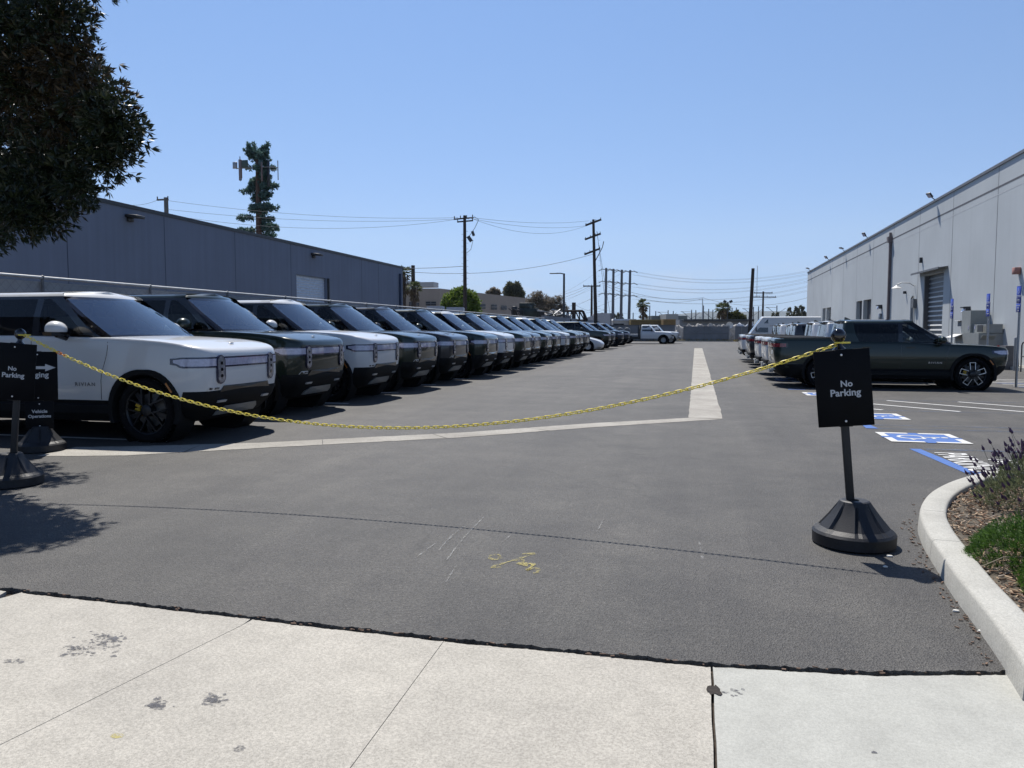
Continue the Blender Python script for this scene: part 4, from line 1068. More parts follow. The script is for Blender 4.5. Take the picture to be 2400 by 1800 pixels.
# white chassis cab work trucks
def work_truck(label,loc,bed=True,group='white work trucks at the end of the left row'):
    def hood(x): return 1.34-.10*((x-.9)/1.8)**2 if x>.9 else 1.36
    t,s_,g_=simple_vehicle('work_truck',label,'work truck',P_WHITE,2.75,-.62,1.0,hood,[(.58,.97,.12,.0),(.75,.99,.02,.0),(1.0,1.0,.0,.0)],
       (1.05,.45,-.60,-.52,1.33,1.98,.93,.78),(1.85,),.44,loc,group=group,body_end=-.62,side_cells=[(.80,-.42,-.36,.34)])
    b=MB(); s_.patch(b,[(-.55,.80),(.55,.80),(.62,1.18),(-.62,1.18)],.03); gq=b.build('grille',M_GLB,t)
    for sy in (-1,1):
        b=MB(); s_.patch(b,[(sy*.80-.10,.85),(sy*.80+.10,.85),(sy*.80+.10,1.18),(sy*.80-.10,1.18)],.035); b.build('headlight',M_LAMP2,t)
        b=MB(); b.box((.62,sy*1.18,1.52),(.12,.22,.34)); q=b.build('side_mirror',M_GLB,t); bevel(q,.03)
    b=MB(); b.box((2.80,0,.66),(.22,1.9,.24)); q=b.build('front_bumper',M_STEEL,t); bevel(q,.03)
    b=MB(); b.box((2.86,0,.50),(.10,1.4,.14)); b.build('lower_valance',M_CLAD,t)
    b=MB()
    for sy in (-1,1): b.box((-2.0,sy*.40,.62),(4.4,.10,.20))
    b.box((-2.0,0,.62),(.1,.8,.12)); b.build('frame_rail',M_DSTEEL,t)
    for sy in (-1,1):
        w_=MB(); w_.lathe([(.26,sy*.02),(.32,sy*.05),(.41,sy*.04),(.44,0),(.44,-sy*.45),(.38,-sy*.48),(.26,-sy*.44)],28,'y'); w_=w_.build('rear_wheel',M_TYRE,t,smooth=40,loc=(-2.85,sy*.98,.44))
        h=MB(); h.lathe([(0,-sy*.02),(.12,-sy*.02),(.2,-sy*.12),(.28,sy*.02)],20,'y'); h.build('rim',M_STEEL,w_)
    b=MB(); b.box((-.80,0,1.25),(.16,1.9,1.25)); b.box((-.80,0,1.95),(.12,2.0,.08))
    for sy in (-1,0,1): b.box((-.70,sy*.8,1.5),(.06,.06,1.0),0,.35)
    b.build('headache_rack',M_DSTEEL,t)
    if bed:
        b=MB(); b.box((-2.75,0,1.0),(3.8,2.2,.10)); b.box((-2.75,-1.10,.95),(3.8,.05,.18)); b.box((-2.75,1.10,.95),(3.8,.05,.18)); b.build('flat_bed',M_STEEL,t)
    return t
for i,(uu,yy,lab) in enumerate(((1453,85.2,'nearer white chassis cab work truck with dark rack behind the cab'),(1468,88.3,'farther white work truck, nose showing past the nearer one'))):
    r=ray(uu*D,790); x0=r.x/r.y*yy-2.80
    wt=work_truck(lab,(x0,yy,0))
    if i==0:
        coil=MB()
        for k in range(4):
            for q in range(3): coil.tube([(-4.3+k*.75+.33*math.cos(a),-.7+q*.12,1.42+.33*math.sin(a)) for a in [2*PI*i_/18 for i_ in range(18)]],.035,5,closed=True)
        o=coil.build('wire_coils',M_STEEL,loc=(x0,yy,0)); tag(o,'pale coiled mesh rolls lying on the flat bed of the nearer work truck','coils')
# white cargo van behind the pickups, facing left
van,sv,gv=simple_vehicle('cargo_van','tall white cargo van behind the right row of pickups, facing left','van',P_WHITE,3.5,-3.5,1.02,
   lambda x:(1.15-.12*((x-2.6)/.9) if x>2.6 else 1.25),[(.30,.95,.20,.1),(.55,.99,.03,.0),(.9,1.0,.0,.0)],
   (2.75,1.75,-3.45,-3.35,1.2,2.62,.98,.86),(2.55,-1.75),.37,(0,0,0),rz=PI,side_cells=[(2.25,1.15,1.15,1.80)])
van.location=((at(1728,760,72).x+at(1912,760,72).x)/2+.1,73.5,0)
b=MB(); b.box((1.0,0,.75),(.02,2.06,.03)); b.build('side_seam',M_GLB,van)
b=MB(); sv.patch(b,[(-.6,.62),(.6,.62),(.55,.90),(-.55,.90)],.02); b.build('grille',M_GLB,van)
for sy in (-1,1):
    b=MB(); b.box((2.2,sy*1.2,1.6),(.10,.2,.36)); q=b.build('side_mirror',M_GLB,van); bevel(q,.03)

# ================= BLACK SIGNS AND CHAIN
def sign_stand(label,loc,rz,tilt,panels,ph=1.30,ball=True,group=None,cone=1.0):
    t=thing('sign_stand',label,'sign',loc,rz,group)
    b=MB()
    def mod(j,h):
        if h<.10 or h>.30: return 1
        a=(j%8-3.5)*2*PI/64; k=math.sin(PI*(h-.09)/.22)
        return lerp(1,math.cos(PI/8)/math.cos(a),min(1,k*1.5))*(1-(.15 if (j%8)==0 else 0)*k)
    b.lathe([(0,.001),(.245,.001),(.27,.012),(.272,.085),(.262,.102),(.235,.125),(.17,.205),(.118,.275),(.098,.302),(.085,.308),(.03,.308)],64,'z',mod=mod)
    o=b.build('base',M_BLKR,t,smooth=14)
    M=Matrix.Rotation(tilt,4,'Y')
    b=MB(); b.box((0,0,.30+ph/2-.05),(.052,.052,ph-.1+.06)); q=b.build('post',M_BLK,t); bevel(q,.006); q.rotation_euler=(0,tilt,0)
    top=.30+ph-.04
    if ball:
        b=MB(); b.lathe([(.0,-.10),(.040,-.10),(.046,-.09),(.046,-.045),(.030,-.03),(.022,-.018),(.020,.0),(.034,.012),(.046,.03),(.050,.05),(.046,.07),(.034,.088),(.018,.097),(0,.10)],24); q=b.build('ball_cap',M_GLB,t,smooth=40); q.location=M@Vector((0,0,top)); q.rotation_euler=(0,tilt,0)
    for (cx,cz,w_,h_,txts,arrow) in panels:
        b=MB(); b.box((0,0,0),(w_,.012,h_)); pn=b.build('sign_panel',M_SIGN,t); bevel(pn,.003,1); pn.location=M@Vector((cx,-.045,cz)); pn.rotation_euler=(0,tilt,0)
        for (txt,size,tx,tz,fit) in txts:
            text_obj('lettering',txt,size,M_LET,pn,(tx,-.0078,tz),(rad(90),0,0),.012*size*2,fit=fit)
        if arrow:
            b=MB(); ax_,az_,al=arrow; b.add([(ax_-al/2,-.0078,az_-.017),(ax_+al*.12,-.0078,az_-.017),(ax_+al*.12,-.0078,az_-.045),(ax_+al/2,-.0078,az_),(ax_+al*.12,-.0078,az_+.045),(ax_+al*.12,-.0078,az_+.017),(ax_-al/2,-.0078,az_+.017)],[(0,1,2,3,4,5,6)]); b.build('arrow',M_LET,pn)
        for sz in (1,-1):
            b=MB(); b.lathe([(0,.004),(.006,.003),(.008,0)],10,'y'); q=b.build('bolt',M_HOOK,pn,loc=(0 if True else 0,-.0065,sz*(h_/2-.035))); q.rotation_euler=(rad(180),0,0)
            b=MB(); b.box((0,.018,0),(.085,.022,.05)); b.build('clamp',M_BLK,pn,loc=(0,0,sz*(h_/2-.02)))
    return t
SR=sign_stand('black No Parking sign on a cone base, right end of the yellow chain',(1.11,5.66,0),rad(-4),rad(-5.4),
   [(.005,1.09,.355,.525,[('No',.105,.02,.03,.075),('Parking',.105,.01,-.038,.192)],None)],1.14)
SL=sign_stand('black No Parking sign at the left end of the yellow chain',(-6.35,6.02,0),rad(30),rad(5.0),
   [(-.025,1.09,.365,.54,[('No',.105,-.01,.03,.070),('Parking',.105,0,-.04,.185)],None)],1.14)
SB=sign_stand('black sign with right arrow above a Vehicle Operations plate, behind the left No Parking sign',(-7.80,7.84,0),rad(40),rad(1),
   [(-.02,.92,.42,.60,[('Staging',.10,-.01,.01,.25)],(.045,.105,.29)),(-.01,.445,.30,.34,[('Vehicle',.07,0,.045,.165),('Operations',.07,0,-.02,.24)],None)],.92,ball=False)
# chain: parabola between the two ball caps
A=Vector((-6.19,6.08,1.435)); B=Vector((1.0,5.66,1.395))
b=MB(); NL=188
def chz(t): # measured sag, lowest a little left of the middle
    return lerp(A.z,B.z,t)-4*.735*t*(1-t)*(1+.10*(t-.5)*-1)
prevp=None
pts=[]; 
for i in range(1201):
    t=i/1200; p=A.lerp(B,t); pts.append(Vector((p.x,p.y,chz(t))))
acc=[0]
for i in range(1200): acc.append(acc[-1]+(pts[i+1]-pts[i]).length)
NL=int(acc[-1]/.042)
def chp(s_):
    import bisect
    k=min(1199,max(0,bisect.bisect(acc,s_)-1)); f=(s_-acc[k])/(acc[k+1]-acc[k]); return pts[k].lerp(pts[k+1],f)
orange=MB()
for k in range(NL):
    s0=acc[-1]*(k+.5)/NL; c=chp(s0); d=(chp(min(acc[-1],s0+.02))-chp(max(0,s0-.02))).normalized()
    side=d.cross(Vector((0,0,1))).normalized(); up=side.cross(d)
    ang=rad(35) if k%2 else rad(-50); ang+=random.uniform(-.15,.15)
    n_=side*math.cos(ang)+up*math.sin(ang); L_=.0195; W_=.0115; P=[]
    for q in range(5): a=-PI/2+PI*q/4; P.append(c+d*(L_+W_*math.cos(a)*.9)+n_*(W_*math.sin(a)))
    for q in range(5): a=PI/2+PI*q/4; P.append(c+d*(-L_+W_*math.cos(a)*.9)+n_*(W_*math.sin(a)))
    (orange if k in (10,11) else b).tube(P,.0037,5,closed=True)
ch=b.build('plastic_chain',M_YCH,smooth=60); tag(ch,'yellow plastic chain hanging between the two No Parking signs','chain')
orange.build('orange_link',M_ORG,ch,smooth=60)
lp=MB(); lp.tube([(B.x+.048*math.cos(a),B.y+.048*math.sin(a),B.z) for a in [2*PI*i/16 for i in range(16)]],.006,6,closed=True); lp.tube([(A.x+.048*math.cos(a),A.y+.048*math.sin(a),A.z) for a in [2*PI*i/16 for i in range(16)]],.006,6,closed=True); lp.build('end_loop',M_YCH,ch,smooth=60)

# ================= ACCESSIBLE PARKING SIGNS
def acc_sign(X,u,vt,label,lower):
    r=ray(u,vt); k=X/r.x; y=r.y*k; zt=H+r.z*k
    t=thing('parking_sign',label,'sign',(X,y,0),rad(-86),group='blue accessible parking signs')
    b=MB(); b.cyl((0,.03,0),(0,.03,zt-.25),.030,10); q=b.build('pole',M_STEEL,t,smooth=60)
    b=MB(); b.box((0,0,zt-.33),(.30,.012,.66)); p1=b.build('upper_plate',M_SBLUE,t); bevel(p1,.004,1)
    b=MB()
    for (x0,x1,z0,z1) in ((-.145,.145,zt-.008,zt-.004),(-.145,.145,zt-.425,zt-.35)): b.box(((x0+x1)/2,-.008,(z0+z1)/2),(x1-x0,.002,z1-z0))
    isa(b,.27,lambda x,y:(x,-.0085,zt-.19+y)); b.build('white_symbol',M_LET,p1)
    text_obj('lettering','PARKING',.07,M_SBLUE,p1,(0,-.0105,zt-.388),(rad(90),0,0),.002,fit=.25)
    text_obj('lettering','ONLY',.1,M_LET,p1,(0,-.0085,zt-.52),(rad(90),0,0),.004,fit=.20)
    b=MB(); b.box((0,0,zt-.83),(.30,.012,.32)); p2=b.build('lower_plate',M_SBLUE,t); bevel(p2,.004,1)
    if lower=='van':
        text_obj('lettering','VAN',.08,M_LET,p2,(0,-.0085,zt-.76),(rad(90),0,0),.003,fit=.16); text_obj('lettering','ACCESSIBLE',.08,M_LET,p2,(0,-.0085,zt-.87),(rad(90),0,0),.003,fit=.26)
    else:
        text_obj('lettering','MINIMUM',.08,M_LET,p2,(0,-.0085,zt-.74),(rad(90),0,0),.003,fit=.24); text_obj('lettering','FINE',.08,M_LET,p2,(0,-.0085,zt-.83),(rad(90),0,0),.003,fit=.14); text_obj('lettering','$250',.08,M_LET,p2,(0,-.0085,zt-.93),(rad(90),0,0),.003,fit=.14)
    for p_ in (p1,p2): p_.scale=(.72,1,.68); p_.location.z=zt*.32
    return t
acc_sign(8.15,2389,670,'nearest blue wheelchair parking sign, at the right edge by the concrete wheel stop','fine')
acc_sign(8.5,2317,688,'middle blue wheelchair parking sign, in front of the grey electrical cabinets','van')
acc_sign(8.6,2232,700,'blue wheelchair parking sign on the left, in front of the roll-up door wall','fine')
ws=MB()
for (x0,y0) in ((7.62,20.2),):
    vs=[];
    for yy in (y0-1.0,y0+.9):
        pass
b=MB(); b.prism([(-.10,0),(.10,0),(.085,.07),(.06,.125),(-.06,.125),(-.085,.07)],-.95,.95,'y'); o=b.build('wheel_stop',M_CURB,loc=(8.35,20.15,0),rot=(0,0,rad(-90+58))); bevel(o,.012); fix_normals(o); tag(o,'pale concrete wheel stop at the right edge, under the nearest blue sign','wheel stop')

# ================= RIGHT BUILDING
M_RW=stucco_mat('light_grey_stucco',(.47,.50,.515),.05,.025)
M_RWB=mat('light_reveal_edge',(.52,.53,.54),.8)
M_JOINT=mat('panel_joint',(.10,.105,.12),.9)
M_COP=mat('grey_metal_coping',(.13,.135,.145),.6)
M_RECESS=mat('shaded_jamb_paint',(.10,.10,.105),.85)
BX=12.3; Y0,Y1=24.0,91.2
def zt_(y): return 8.32-(y-33.8)*.0088
def zb_(y): return 7.42-(y-33.8)*.0085
rb_=thing('warehouse','light grey tilt-up warehouse with parapet on the right','building',(BX,Y0,0))
def bb(mb,y0,y1,z0,z1,x0=0,x1=.35,sl=False):
    # block in building coordinates; sl: top follows the parapet slope
    za,zc=(zt_(y0),zt_(y1)) if sl else (z1,z1)
    mb.add([(x0,y0-Y0,z0),(x1,y0-Y0,z0),(x1,y1-Y0,z0),(x0,y1-Y0,z0),(x0,y0-Y0,za),(x1,y0-Y0,za),(x1,y1-Y0,zc),(x0,y1-Y0,zc)],[(3,2,1,0),(4,5,6,7),(0,1,5,4),(1,2,6,5),(2,3,7,6),(3,0,4,7)])
OPN=[(43.1,46.5,4.45),(59.3,64.4,3.70),(75.7,80.4,3.60)]
b=MB(); y=Y0
for (a,c,z) in OPN:
    bb(b,y,a,-.06,0,sl=True); bb(b,a,c,z,0,sl=True); y=c
bb(b,y,Y1,-.06,0,sl=True)
b.add([(0.35,Y1-Y0,-.06),(40,Y1-Y0,-.06),(40,Y1-Y0,7.8),(0.35,Y1-Y0,7.8)],[(3,2,1,0)])
b.add([(0.35,0,-.06),(40,0,-.06),(40,0,8.3),(0.35,0,8.3)],[(0,1,2,3)])
b.add([(.35,0,8.0),(40,0,8.0),(40,Y1-Y0,7.5),(.35,Y1-Y0,7.5)],[(0,1,2,3)])
b.build('wall',M_RW,rb_)
def strip_y(mb,ya,yb,fa,h,x=-.003,d=.006):
    n=12
    for i in range(n):
        p,q=lerp(ya,yb,i/n),lerp(ya,yb,(i+1)/n); mb.add([(x,p-Y0,fa(p)),(x,q-Y0,fa(q)),(x,q-Y0,fa(q)+h),(x,p-Y0,fa(p)+h)],[(3,2,1,0)])
b=MB(); strip_y(b,Y0,Y1,lambda y:zb_(y)-.02,.085,-.004); b.build('reveal_shadow_band',M_JOINT,rb_)  # flat dark strip: the shadow in the wall reveal, put in as colour
b=MB(); strip_y(b,Y0,Y1,lambda y:zb_(y)-.30,.035,-.004); b.build('reveal_edge',M_RWB,rb_)
b=MB()
n=12
for i in range(n):
    p,q=lerp(Y0,Y1,i/n),lerp(Y0,Y1,(i+1)/n)
    b.add([(-.06,p-Y0,zt_(p)-.02),(.40,p-Y0,zt_(p)-.02),(.40,q-Y0,zt_(q)-.02),(-.06,q-Y0,zt_(q)-.02),(-.06,p-Y0,zt_(p)+.10),(.40,p-Y0,zt_(p)+.10),(.40,q-Y0,zt_(q)+.10),(-.06,q-Y0,zt_(q)+.10)],[(3,2,1,0),(4,5,6,7),(0,1,5,4),(1,2,6,5),(2,3,7,6),(3,0,4,7)])
b.build('parapet_coping',M_COP,rb_)
for yj in (30.8,36.3,42.0,47.7,53.45,59.05,64.6,70.1,75.55,81.0,86.5):
    b=MB(); ww=.022; b.add([(-.003,yj-ww-Y0,0),(-.003,yj+ww-Y0,0),(-.003,yj+ww-Y0,zt_(yj)-.03),(-.003,yj-ww-Y0,zt_(yj)-.03)],[(3,2,1,0)]); b.build('panel_joint',M_JOINT,rb_)
# roll-up door, raised on the right, shade on the top slats put into their colour
dr=MB(); dr.box((.30,44.8-Y0,2.2),(.04,3.4,4.5)); dr=dr.build('roller_door',mat('door_grey',(.10,.11,.12),.5,var=.15,scale=2),rb_)
for k in range(17):
    z=.25+k*.25
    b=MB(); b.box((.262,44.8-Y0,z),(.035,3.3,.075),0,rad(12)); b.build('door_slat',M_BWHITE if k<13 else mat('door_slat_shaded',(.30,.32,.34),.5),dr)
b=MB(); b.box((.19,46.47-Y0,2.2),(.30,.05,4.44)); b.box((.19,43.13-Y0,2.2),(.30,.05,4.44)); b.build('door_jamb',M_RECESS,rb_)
aw=MB(); aw.box((-.22,44.95-Y0,4.63),(.44,5.0,.035),0,rad(-8)); aw.box((-.44,44.95-Y0,4.59),(.03,5.0,.10)); aw.build('door_canopy',M_COP,rb_)
for (a,c,z) in OPN[1:]:
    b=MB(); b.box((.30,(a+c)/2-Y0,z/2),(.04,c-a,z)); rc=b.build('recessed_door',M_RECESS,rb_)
    b=MB(); b.box((.12,(a*.48+c*.52)-Y0,z/2),(.30,.42,z)); b.build('centre_post',M_RW,rb_)
# downspout
ds=MB(); ds.box((-.09,53.94-Y0,3.55),(.14,.16,7.1)); ds.box((-.12,53.94-Y0,7.25),(.26,.34,.36),0,0,0,1.2); ds.box((-.10,53.94-Y0,7.55),(.14,.16,.30)); ds.build('downspout',mat('brown_metal',(.16,.13,.13),.6),rb_)
for i,(yy,ang) in enumerate(((44.9,.9),(60.8,1.2),(69.6,.35),(77.2,1.0),(89.0,.35))):
    t=thing('flood_light',f'{["nearest","second","third","fourth","farthest"][i]} black flood light on the roof edge of the right warehouse','flood light',(BX-.05,yy,zt_(yy)+.08),0,group='flood lights along the right parapet')
    b=MB(); b.tube([(0,0,0),(-.12,0,.10),(-.22,0,.18)],.03,6); b.build('arm',M_DSTEEL,t)
    b=MB(); b.box((-.34,.0,.32),(.40,.34,.10),rad(35),ang*.8); q=b.build('lamp_head',M_DSTEEL,t); bevel(q,.02)
    b=MB(); b.box((-.37,-.0,.265),(.30,.26,.02),rad(35),ang*.8); b.build('lens',M_LAMP,t); t.scale=(.78,.78,.78)
def wallbox(name,label,cat,y,z,d,m=M_STEEL,bv=.01):
    b=MB(); b.box((0,0,0),d); o=b.build(name,m,loc=(BX-.004-d[0]/2,y,z)); bevel(o,bv,1); return tag(o,label,cat)
# gooseneck lamp and conduits
t=thing('gooseneck_lamp','pale gooseneck lamp and conduits on the wall left of the roll-up door','wall lamp',(BX,48.3,0))
b=MB(); b.tube([(-.02,0,4.0),(-.3,0,4.18),(-.7,.0,4.2),(-.95,0,4.08)],.035,8); b.lathe([(.04,4.06),(.10,4.0),(.22,3.93),(.30,3.88)],18,'z',(-.95,0,0)); b.build('lamp_arm_and_shade',M_BWHITE,t,smooth=50)
b=MB(); b.tube([(-.06,.35,0),(-.06,.35,3.3),(-.06,.1,3.42)],.05,8); b.build('conduit',M_STEEL,t); b=MB(); b.tube([(-.06,-.0,0),(-.06,.0,3.0)],.04,8); b.build('conduit',M_STEEL,t)
b=MB(); b.box((-.10,-.3,3.0),(.16,.4,.5)); b.build('junction_box',M_COP,t)
wallbox('wall_camera','small grey camera high on the right wall, between downspout and gooseneck lamp','camera',50.1,3.72,(.16,.12,.16),M_DSTEEL)
wallbox('wall_camera','small dark camera above the left end of the roll-up door canopy','camera',47.0,5.35,(.14,.10,.30),M_DSTEEL)
wallbox('alarm_strobe','reddish alarm horn high at the right edge of the warehouse wall','alarm',33.75,3.78,(.22,.28,.26),mat('alarm_red',(.35,.17,.14),.6))
def wall_lamp(label,y,z):
    t=thing('wall_lamp',label,'wall lamp',(BX,y,z),group='dark wall pack lamps')
    b=MB(); b.box((-.10,0,.05),(.20,.34,.26)); b.box((-.20,0,.14),(.26,.36,.05)); q=b.build('housing',M_DSTEEL,t); b=MB(); b.box((-.22,0,-.0),(.10,.26,.22),0,rad(35)); b.build('lens',M_LAMP,t)
wall_lamp('dark wall pack lamp above the white pilaster box near the right sign',39.2,2.38)
wall_lamp('dark wall pack lamp beside the downspout',56.1,3.0)
wallbox('meter_box','small grey box and conduit beside the downspout, under the wall lamp','box',56.2,2.3,(.14,.34,.6),M_STEEL)
t=thing('white_utility_box','tall white utility box with small hood, left of the grey cabinets','utility box',(BX,39.0,0))
b=MB(); b.box((-.16,0,.82),(.30,.62,1.64)); b.build('cabinet',M_BWHITE,t); b=MB(); b.box((-.22,0,1.78),(.42,.60,.24)); b.build('hood',M_RECESS if False else M_COP,t); b=MB(); b.box((-.25,0,1.92),(.56,.78,.04)); b.build('lid',M_BWHITE,t)
M_CAB=mat('cabinet_grey',(.24,.255,.25),.6,var=.06)
t=thing('electrical_cabinet','grey electrical switch cabinets with sloped hoods against the right wall','electrical cabinet',(BX,36.6,0))
b=MB(); b.box((-.45,0,.68),(.90,3.0,1.36)); b.build('lower_cabinet',M_CAB,t); b=MB(); b.box((-.40,.55,1.85),(.7,1.1,.95)); b.build('tall_cabinet',M_CAB,t); b=MB(); b.box((-.35,-.1,1.55),(.6,2.9,.36)); b.build('upper_cabinet',M_CAB,t)
b=MB(); b.box((-1.05,1.0,1.24),(.5,1.0,.03),0,rad(-22)); b.build('rain_hood',M_BWHITE,t); b=MB(); b.box((-.6,-1.65,1.2),(.5,.34,.03),0,0,rad(-30)); b.build('rain_hood',M_CAB,t)
[MB().box((-.76,yy,1.60),(.02,.10,.14)).build('meter_window',M_LAMP,t) for yy in (.2,-.6)]; b=MB(); b.box((-.76,-1.2,1.55),(.02,.6,.28)); b.build('vent',M_DSTEEL,t)
t=thing('fire_hydrant','red fire hydrant beside the grey cabinets, past the pickup nose','hydrant',(11.55,33.4,0))
b=MB(); b.lathe([(.16,0),(.16,.05),(.10,.07),(.10,.60),(.14,.62),(.14,.66),(.12,.70),(.07,.82),(.04,.84),(.04,.90),(0,.90)],18); b.build('barrel',mat('hydrant_red',(.33,.05,.035),.5),t,smooth=40)
b=MB(); b.lathe([(.06,-.20),(.075,-.20),(.075,-.16),(.05,-.15),(.05,.15),(.075,.16),(.075,.20),(0,.20)],14,'y',(0,0,.55)); b.build('outlet',MATS['hydrant_red'],t,smooth=40)
b=MB(); b.box((0,0,.45),(.5,.7,.9),0,0,0,.8); o=b.build('equipment_cover',mat('cover_grey',(.10,.10,.11),.7),loc=(11.6,32.5,0)); tag(o,'dark grey tapered cover box right of the red hydrant','utility box')
for (x,y,h_,lab) in ((11.5,31.6,1.18,'grey steel pipe bollard right of the dark cover box'),):
    b=MB(); b.cyl((0,0,0),(0,0,h_),.06,12); b.lathe([(.06,h_),(.05,h_+.04),(0,h_+.055)],12); o=b.build('pipe_bollard',M_STEEL,loc=(x,y,0),smooth=50); tag(o,lab,'bollard')
b=MB(); b.tube([(0,-.9,0),(0,-.9,.95),(0,-.8,1.05),(0,.8,1.05),(0,.9,.95),(0,.9,0)],.024,8); b.tube([(0,-.9,.55),(0,.9,.55)],.02,8); o=b.build('pipe_rail',M_DSTEEL,loc=(11.4,29.9,0)); tag(o,'dark pipe rail at the right edge by the wall','rail')
t=thing('safety_rail','yellow safety railing in front of the roll-up door','railing',(11.0,45.6,0))
MY=mat('yellow_rail_paint',(.42,.34,.08),.5,var=.1)
for yy in (-1.6,0,1.6):
    b=MB(); b.tube([(0,yy,0),(0,yy,1.75)],.035,8); b.build('rail_post',MY,t)
b=MB()
for z in (1.0,1.72): b.tube([(0,-1.6,z),(0,1.6,z)],.03,8)
b.build('top_rails',MY,t)
b=MB(); b.box((0,0,0),(.75,66,.14)); o=b.build('walk_kerb',M_CURB,loc=(11.92,58,.06)); tag(o,kind='structure')

# ================= LEFT BUILDING
M_LW=stucco_mat('blue_grey_stucco',(.155,.185,.245),.06,.07,.05)
LX=-22.0; t=thing('warehouse','dark blue-grey warehouse behind the fence on the left','building',(LX,0,0)); lb=t
def zl_(y): return 6.36-(y-25)*.003
b=MB()
def lbb(mb,y0,y1,z0,z1=None,x0=-.3,x1=0):
    za,zc=(zl_(y0),zl_(y1)) if z1 is None else (z1,z1)
    mb.add([(x0,y0,z0),(x1,y0,z0),(x1,y1,z0),(x0,y1,z0),(x0,y0,za),(x1,y0,za),(x1,y1,zc),(x0,y1,zc)],[(3,2,1,0),(4,5,6,7),(0,1,5,4),(1,2,6,5),(2,3,7,6),(3,0,4,7)])
lbb(b,-6,40.1,-.06); lbb(b,40.1,43.8,4.66); lbb(b,43.8,56.6,-.06)
b.add([(-.3,56.6,-.06),(-30,56.6,-.06),(-30,56.6,6.2),(-.3,56.6,6.2)],[(0,1,2,3)]); b.add([(-.3,-6,6.1),(-30,-6,6.1),(-30,56.6,6.0),(-.3,56.6,6.0)],[(0,1,2,3)])
b.build('wall',M_LW,lb)
b=MB(); b.add([(.05,-6,zl_(-6)-.02),(-.4,-6,zl_(-6)-.02),(-.4,56.65,zl_(56)-.02),(.05,56.65,zl_(56)-.02),(.05,-6,zl_(-6)+.13),(-.4,-6,zl_(-6)+.13),(-.4,56.65,zl_(56)+.13),(.05,56.65,zl_(56)+.13)],[(0,1,2,3),(7,6,5,4),(4,5,1,0),(5,6,2,1),(6,7,3,2),(7,4,0,3)]); q=b.build('parapet_coping',M_DSTEEL,lb); fix_normals(q)
for yj in (17.9,23.6,28.9,34.1,39.5,49.0,51.9,12.4,6.8):
    b=MB(); b.add([(.003,yj-.02,0),(.003,yj+.02,0),(.003,yj+.02,6.3),(.003,yj-.02,6.3)],[(0,1,2,3)]); b.build('panel_joint',mat('dark_joint',(.05,.06,.09),.9),lb)
b=MB(); n=60; vs=[]
for i in range(n+1):
    z=4.66*i/n; vs+=[(-.18+.03*(i%2),40.1,z),(-.18+.03*(i%2),43.8,z)]
b.add(vs,[(2*i,2*i+1,2*i+3,2*i+2) for i in range(n)]); b.build('roller_door',mat('blue_white_door',(.42,.50,.60),.6),lb)
b=MB(); b.box((.06,43.95,2.33),(.12,.12,4.66)); b.build('door_post',M_DSTEEL,lb)
b=MB(); b.box((.10,55.9,2.9),(.16,.18,5.8)); b.build('downspout',mat('navy_metal',(.03,.05,.10),.6),lb)
for y_,z_,lab in ((26.8,6.0,'dark wall light near the top of the left warehouse, by the tree'),(42.1,5.95,'dark wall light above the roller door of the left warehouse')):
    b=MB(); b.box((.28,0,0),(.56,.5,.12),0,rad(6)); b.box((.06,0,-.1),(.12,.3,.2)); o=b.build('wall_light',M_DSTEEL,loc=(LX,y_,z_)); bevel(o,.02,1); tag(o,lab,'wall light')

# ================= FENCE AND WALLS
FX=-12.35
t=thing('chain_link_fence','grey chain-link fence with fabric behind the left row of SUVs','fence',(FX,0,0)); fn=t
M_FAB=mat('fence_fabric',(.34,.35,.365),.8,var=.12,scale=1.5,bump=.6,bscale=14)
b=MB(); nseg=60
vs=[]
for i in range(nseg+1):
    y=3+61.4*i/nseg; dx=.03*math.sin(i*1.3); vs+=[(dx,y,.02),(dx*1.5,y,1.2),(0,y,2.42)]
b.add(vs,[(3*i+k,3*i+3+k,3*i+4+k,3*i+1+k) for i in range(nseg) for k in (0,1)]); b.build('fabric',M_FAB,fn)
# diamond wire in front of the fabric
b=MB(); 
for i in range(-16,320):
    y0=3+i*.2
    for s_ in (1,-1):
        ya,yb=(y0,y0+2.45) if s_>0 else (y0+2.45,y0)
        za,zc=0.05,2.5
        if min(ya,yb)<3 or max(ya,yb)>64.4: continue
        b.add([(.05,ya-.006,za),(.05,ya+.006,za),(.05,yb+.006,zc+.04),(.05,yb-.006,zc+.04)],[(0,1,2,3)])
b.build('diamond_mesh',mat('dull_wire',(.22,.23,.24),.6),fn)
b=MB(); b.cyl((.05,3,2.50),(.05,64.4,2.50),.028,8); b.build('top_rail',mat('bright_rail',(.50,.50,.49),.5,.3),fn,smooth=60)
for i in range(21):
    b=MB(); b.cyl((.05,3.4+i*3.05,0),(.05,3.4+i*3.05,2.50),.030,8); b.lathe([(.034,2.49),(.034,2.53),(0,2.55)],8,'z',(.05,3.4+i*3.05,0)); b.build('fence_post',M_COP,fn,smooth=50)
M_BLOCK=stucco_mat('grey_block_wall',(.27,.275,.29),.07,.08)
b=MB(); b.box((FX-.1,84.5,1.33),(.22,40.0,2.78)); o=b.build('block_wall',M_BLOCK); tag(o,'plain grey block wall continuing the left fence toward the back','wall')
wb=at(1450,762.5,101); zz=wb.z
t=thing('back_wall','grey fabric-covered wall closing the far end of the lot','wall',(0,104.4,0))
M_BW=mat('back_wall_grey',(.20,.205,.215),.85,var=.12,scale=.8,bump=.2,bscale=3)
b=MB(); b.box((-7.3,0,zz/2),(10.0,.16,zz)); b.build('wall_panel',M_BW,t)
b=MB(); b.box((-7.3,-.03,zz+.03),(10.1,.26,.08)); b.build('wall_cap',M_COP,t)
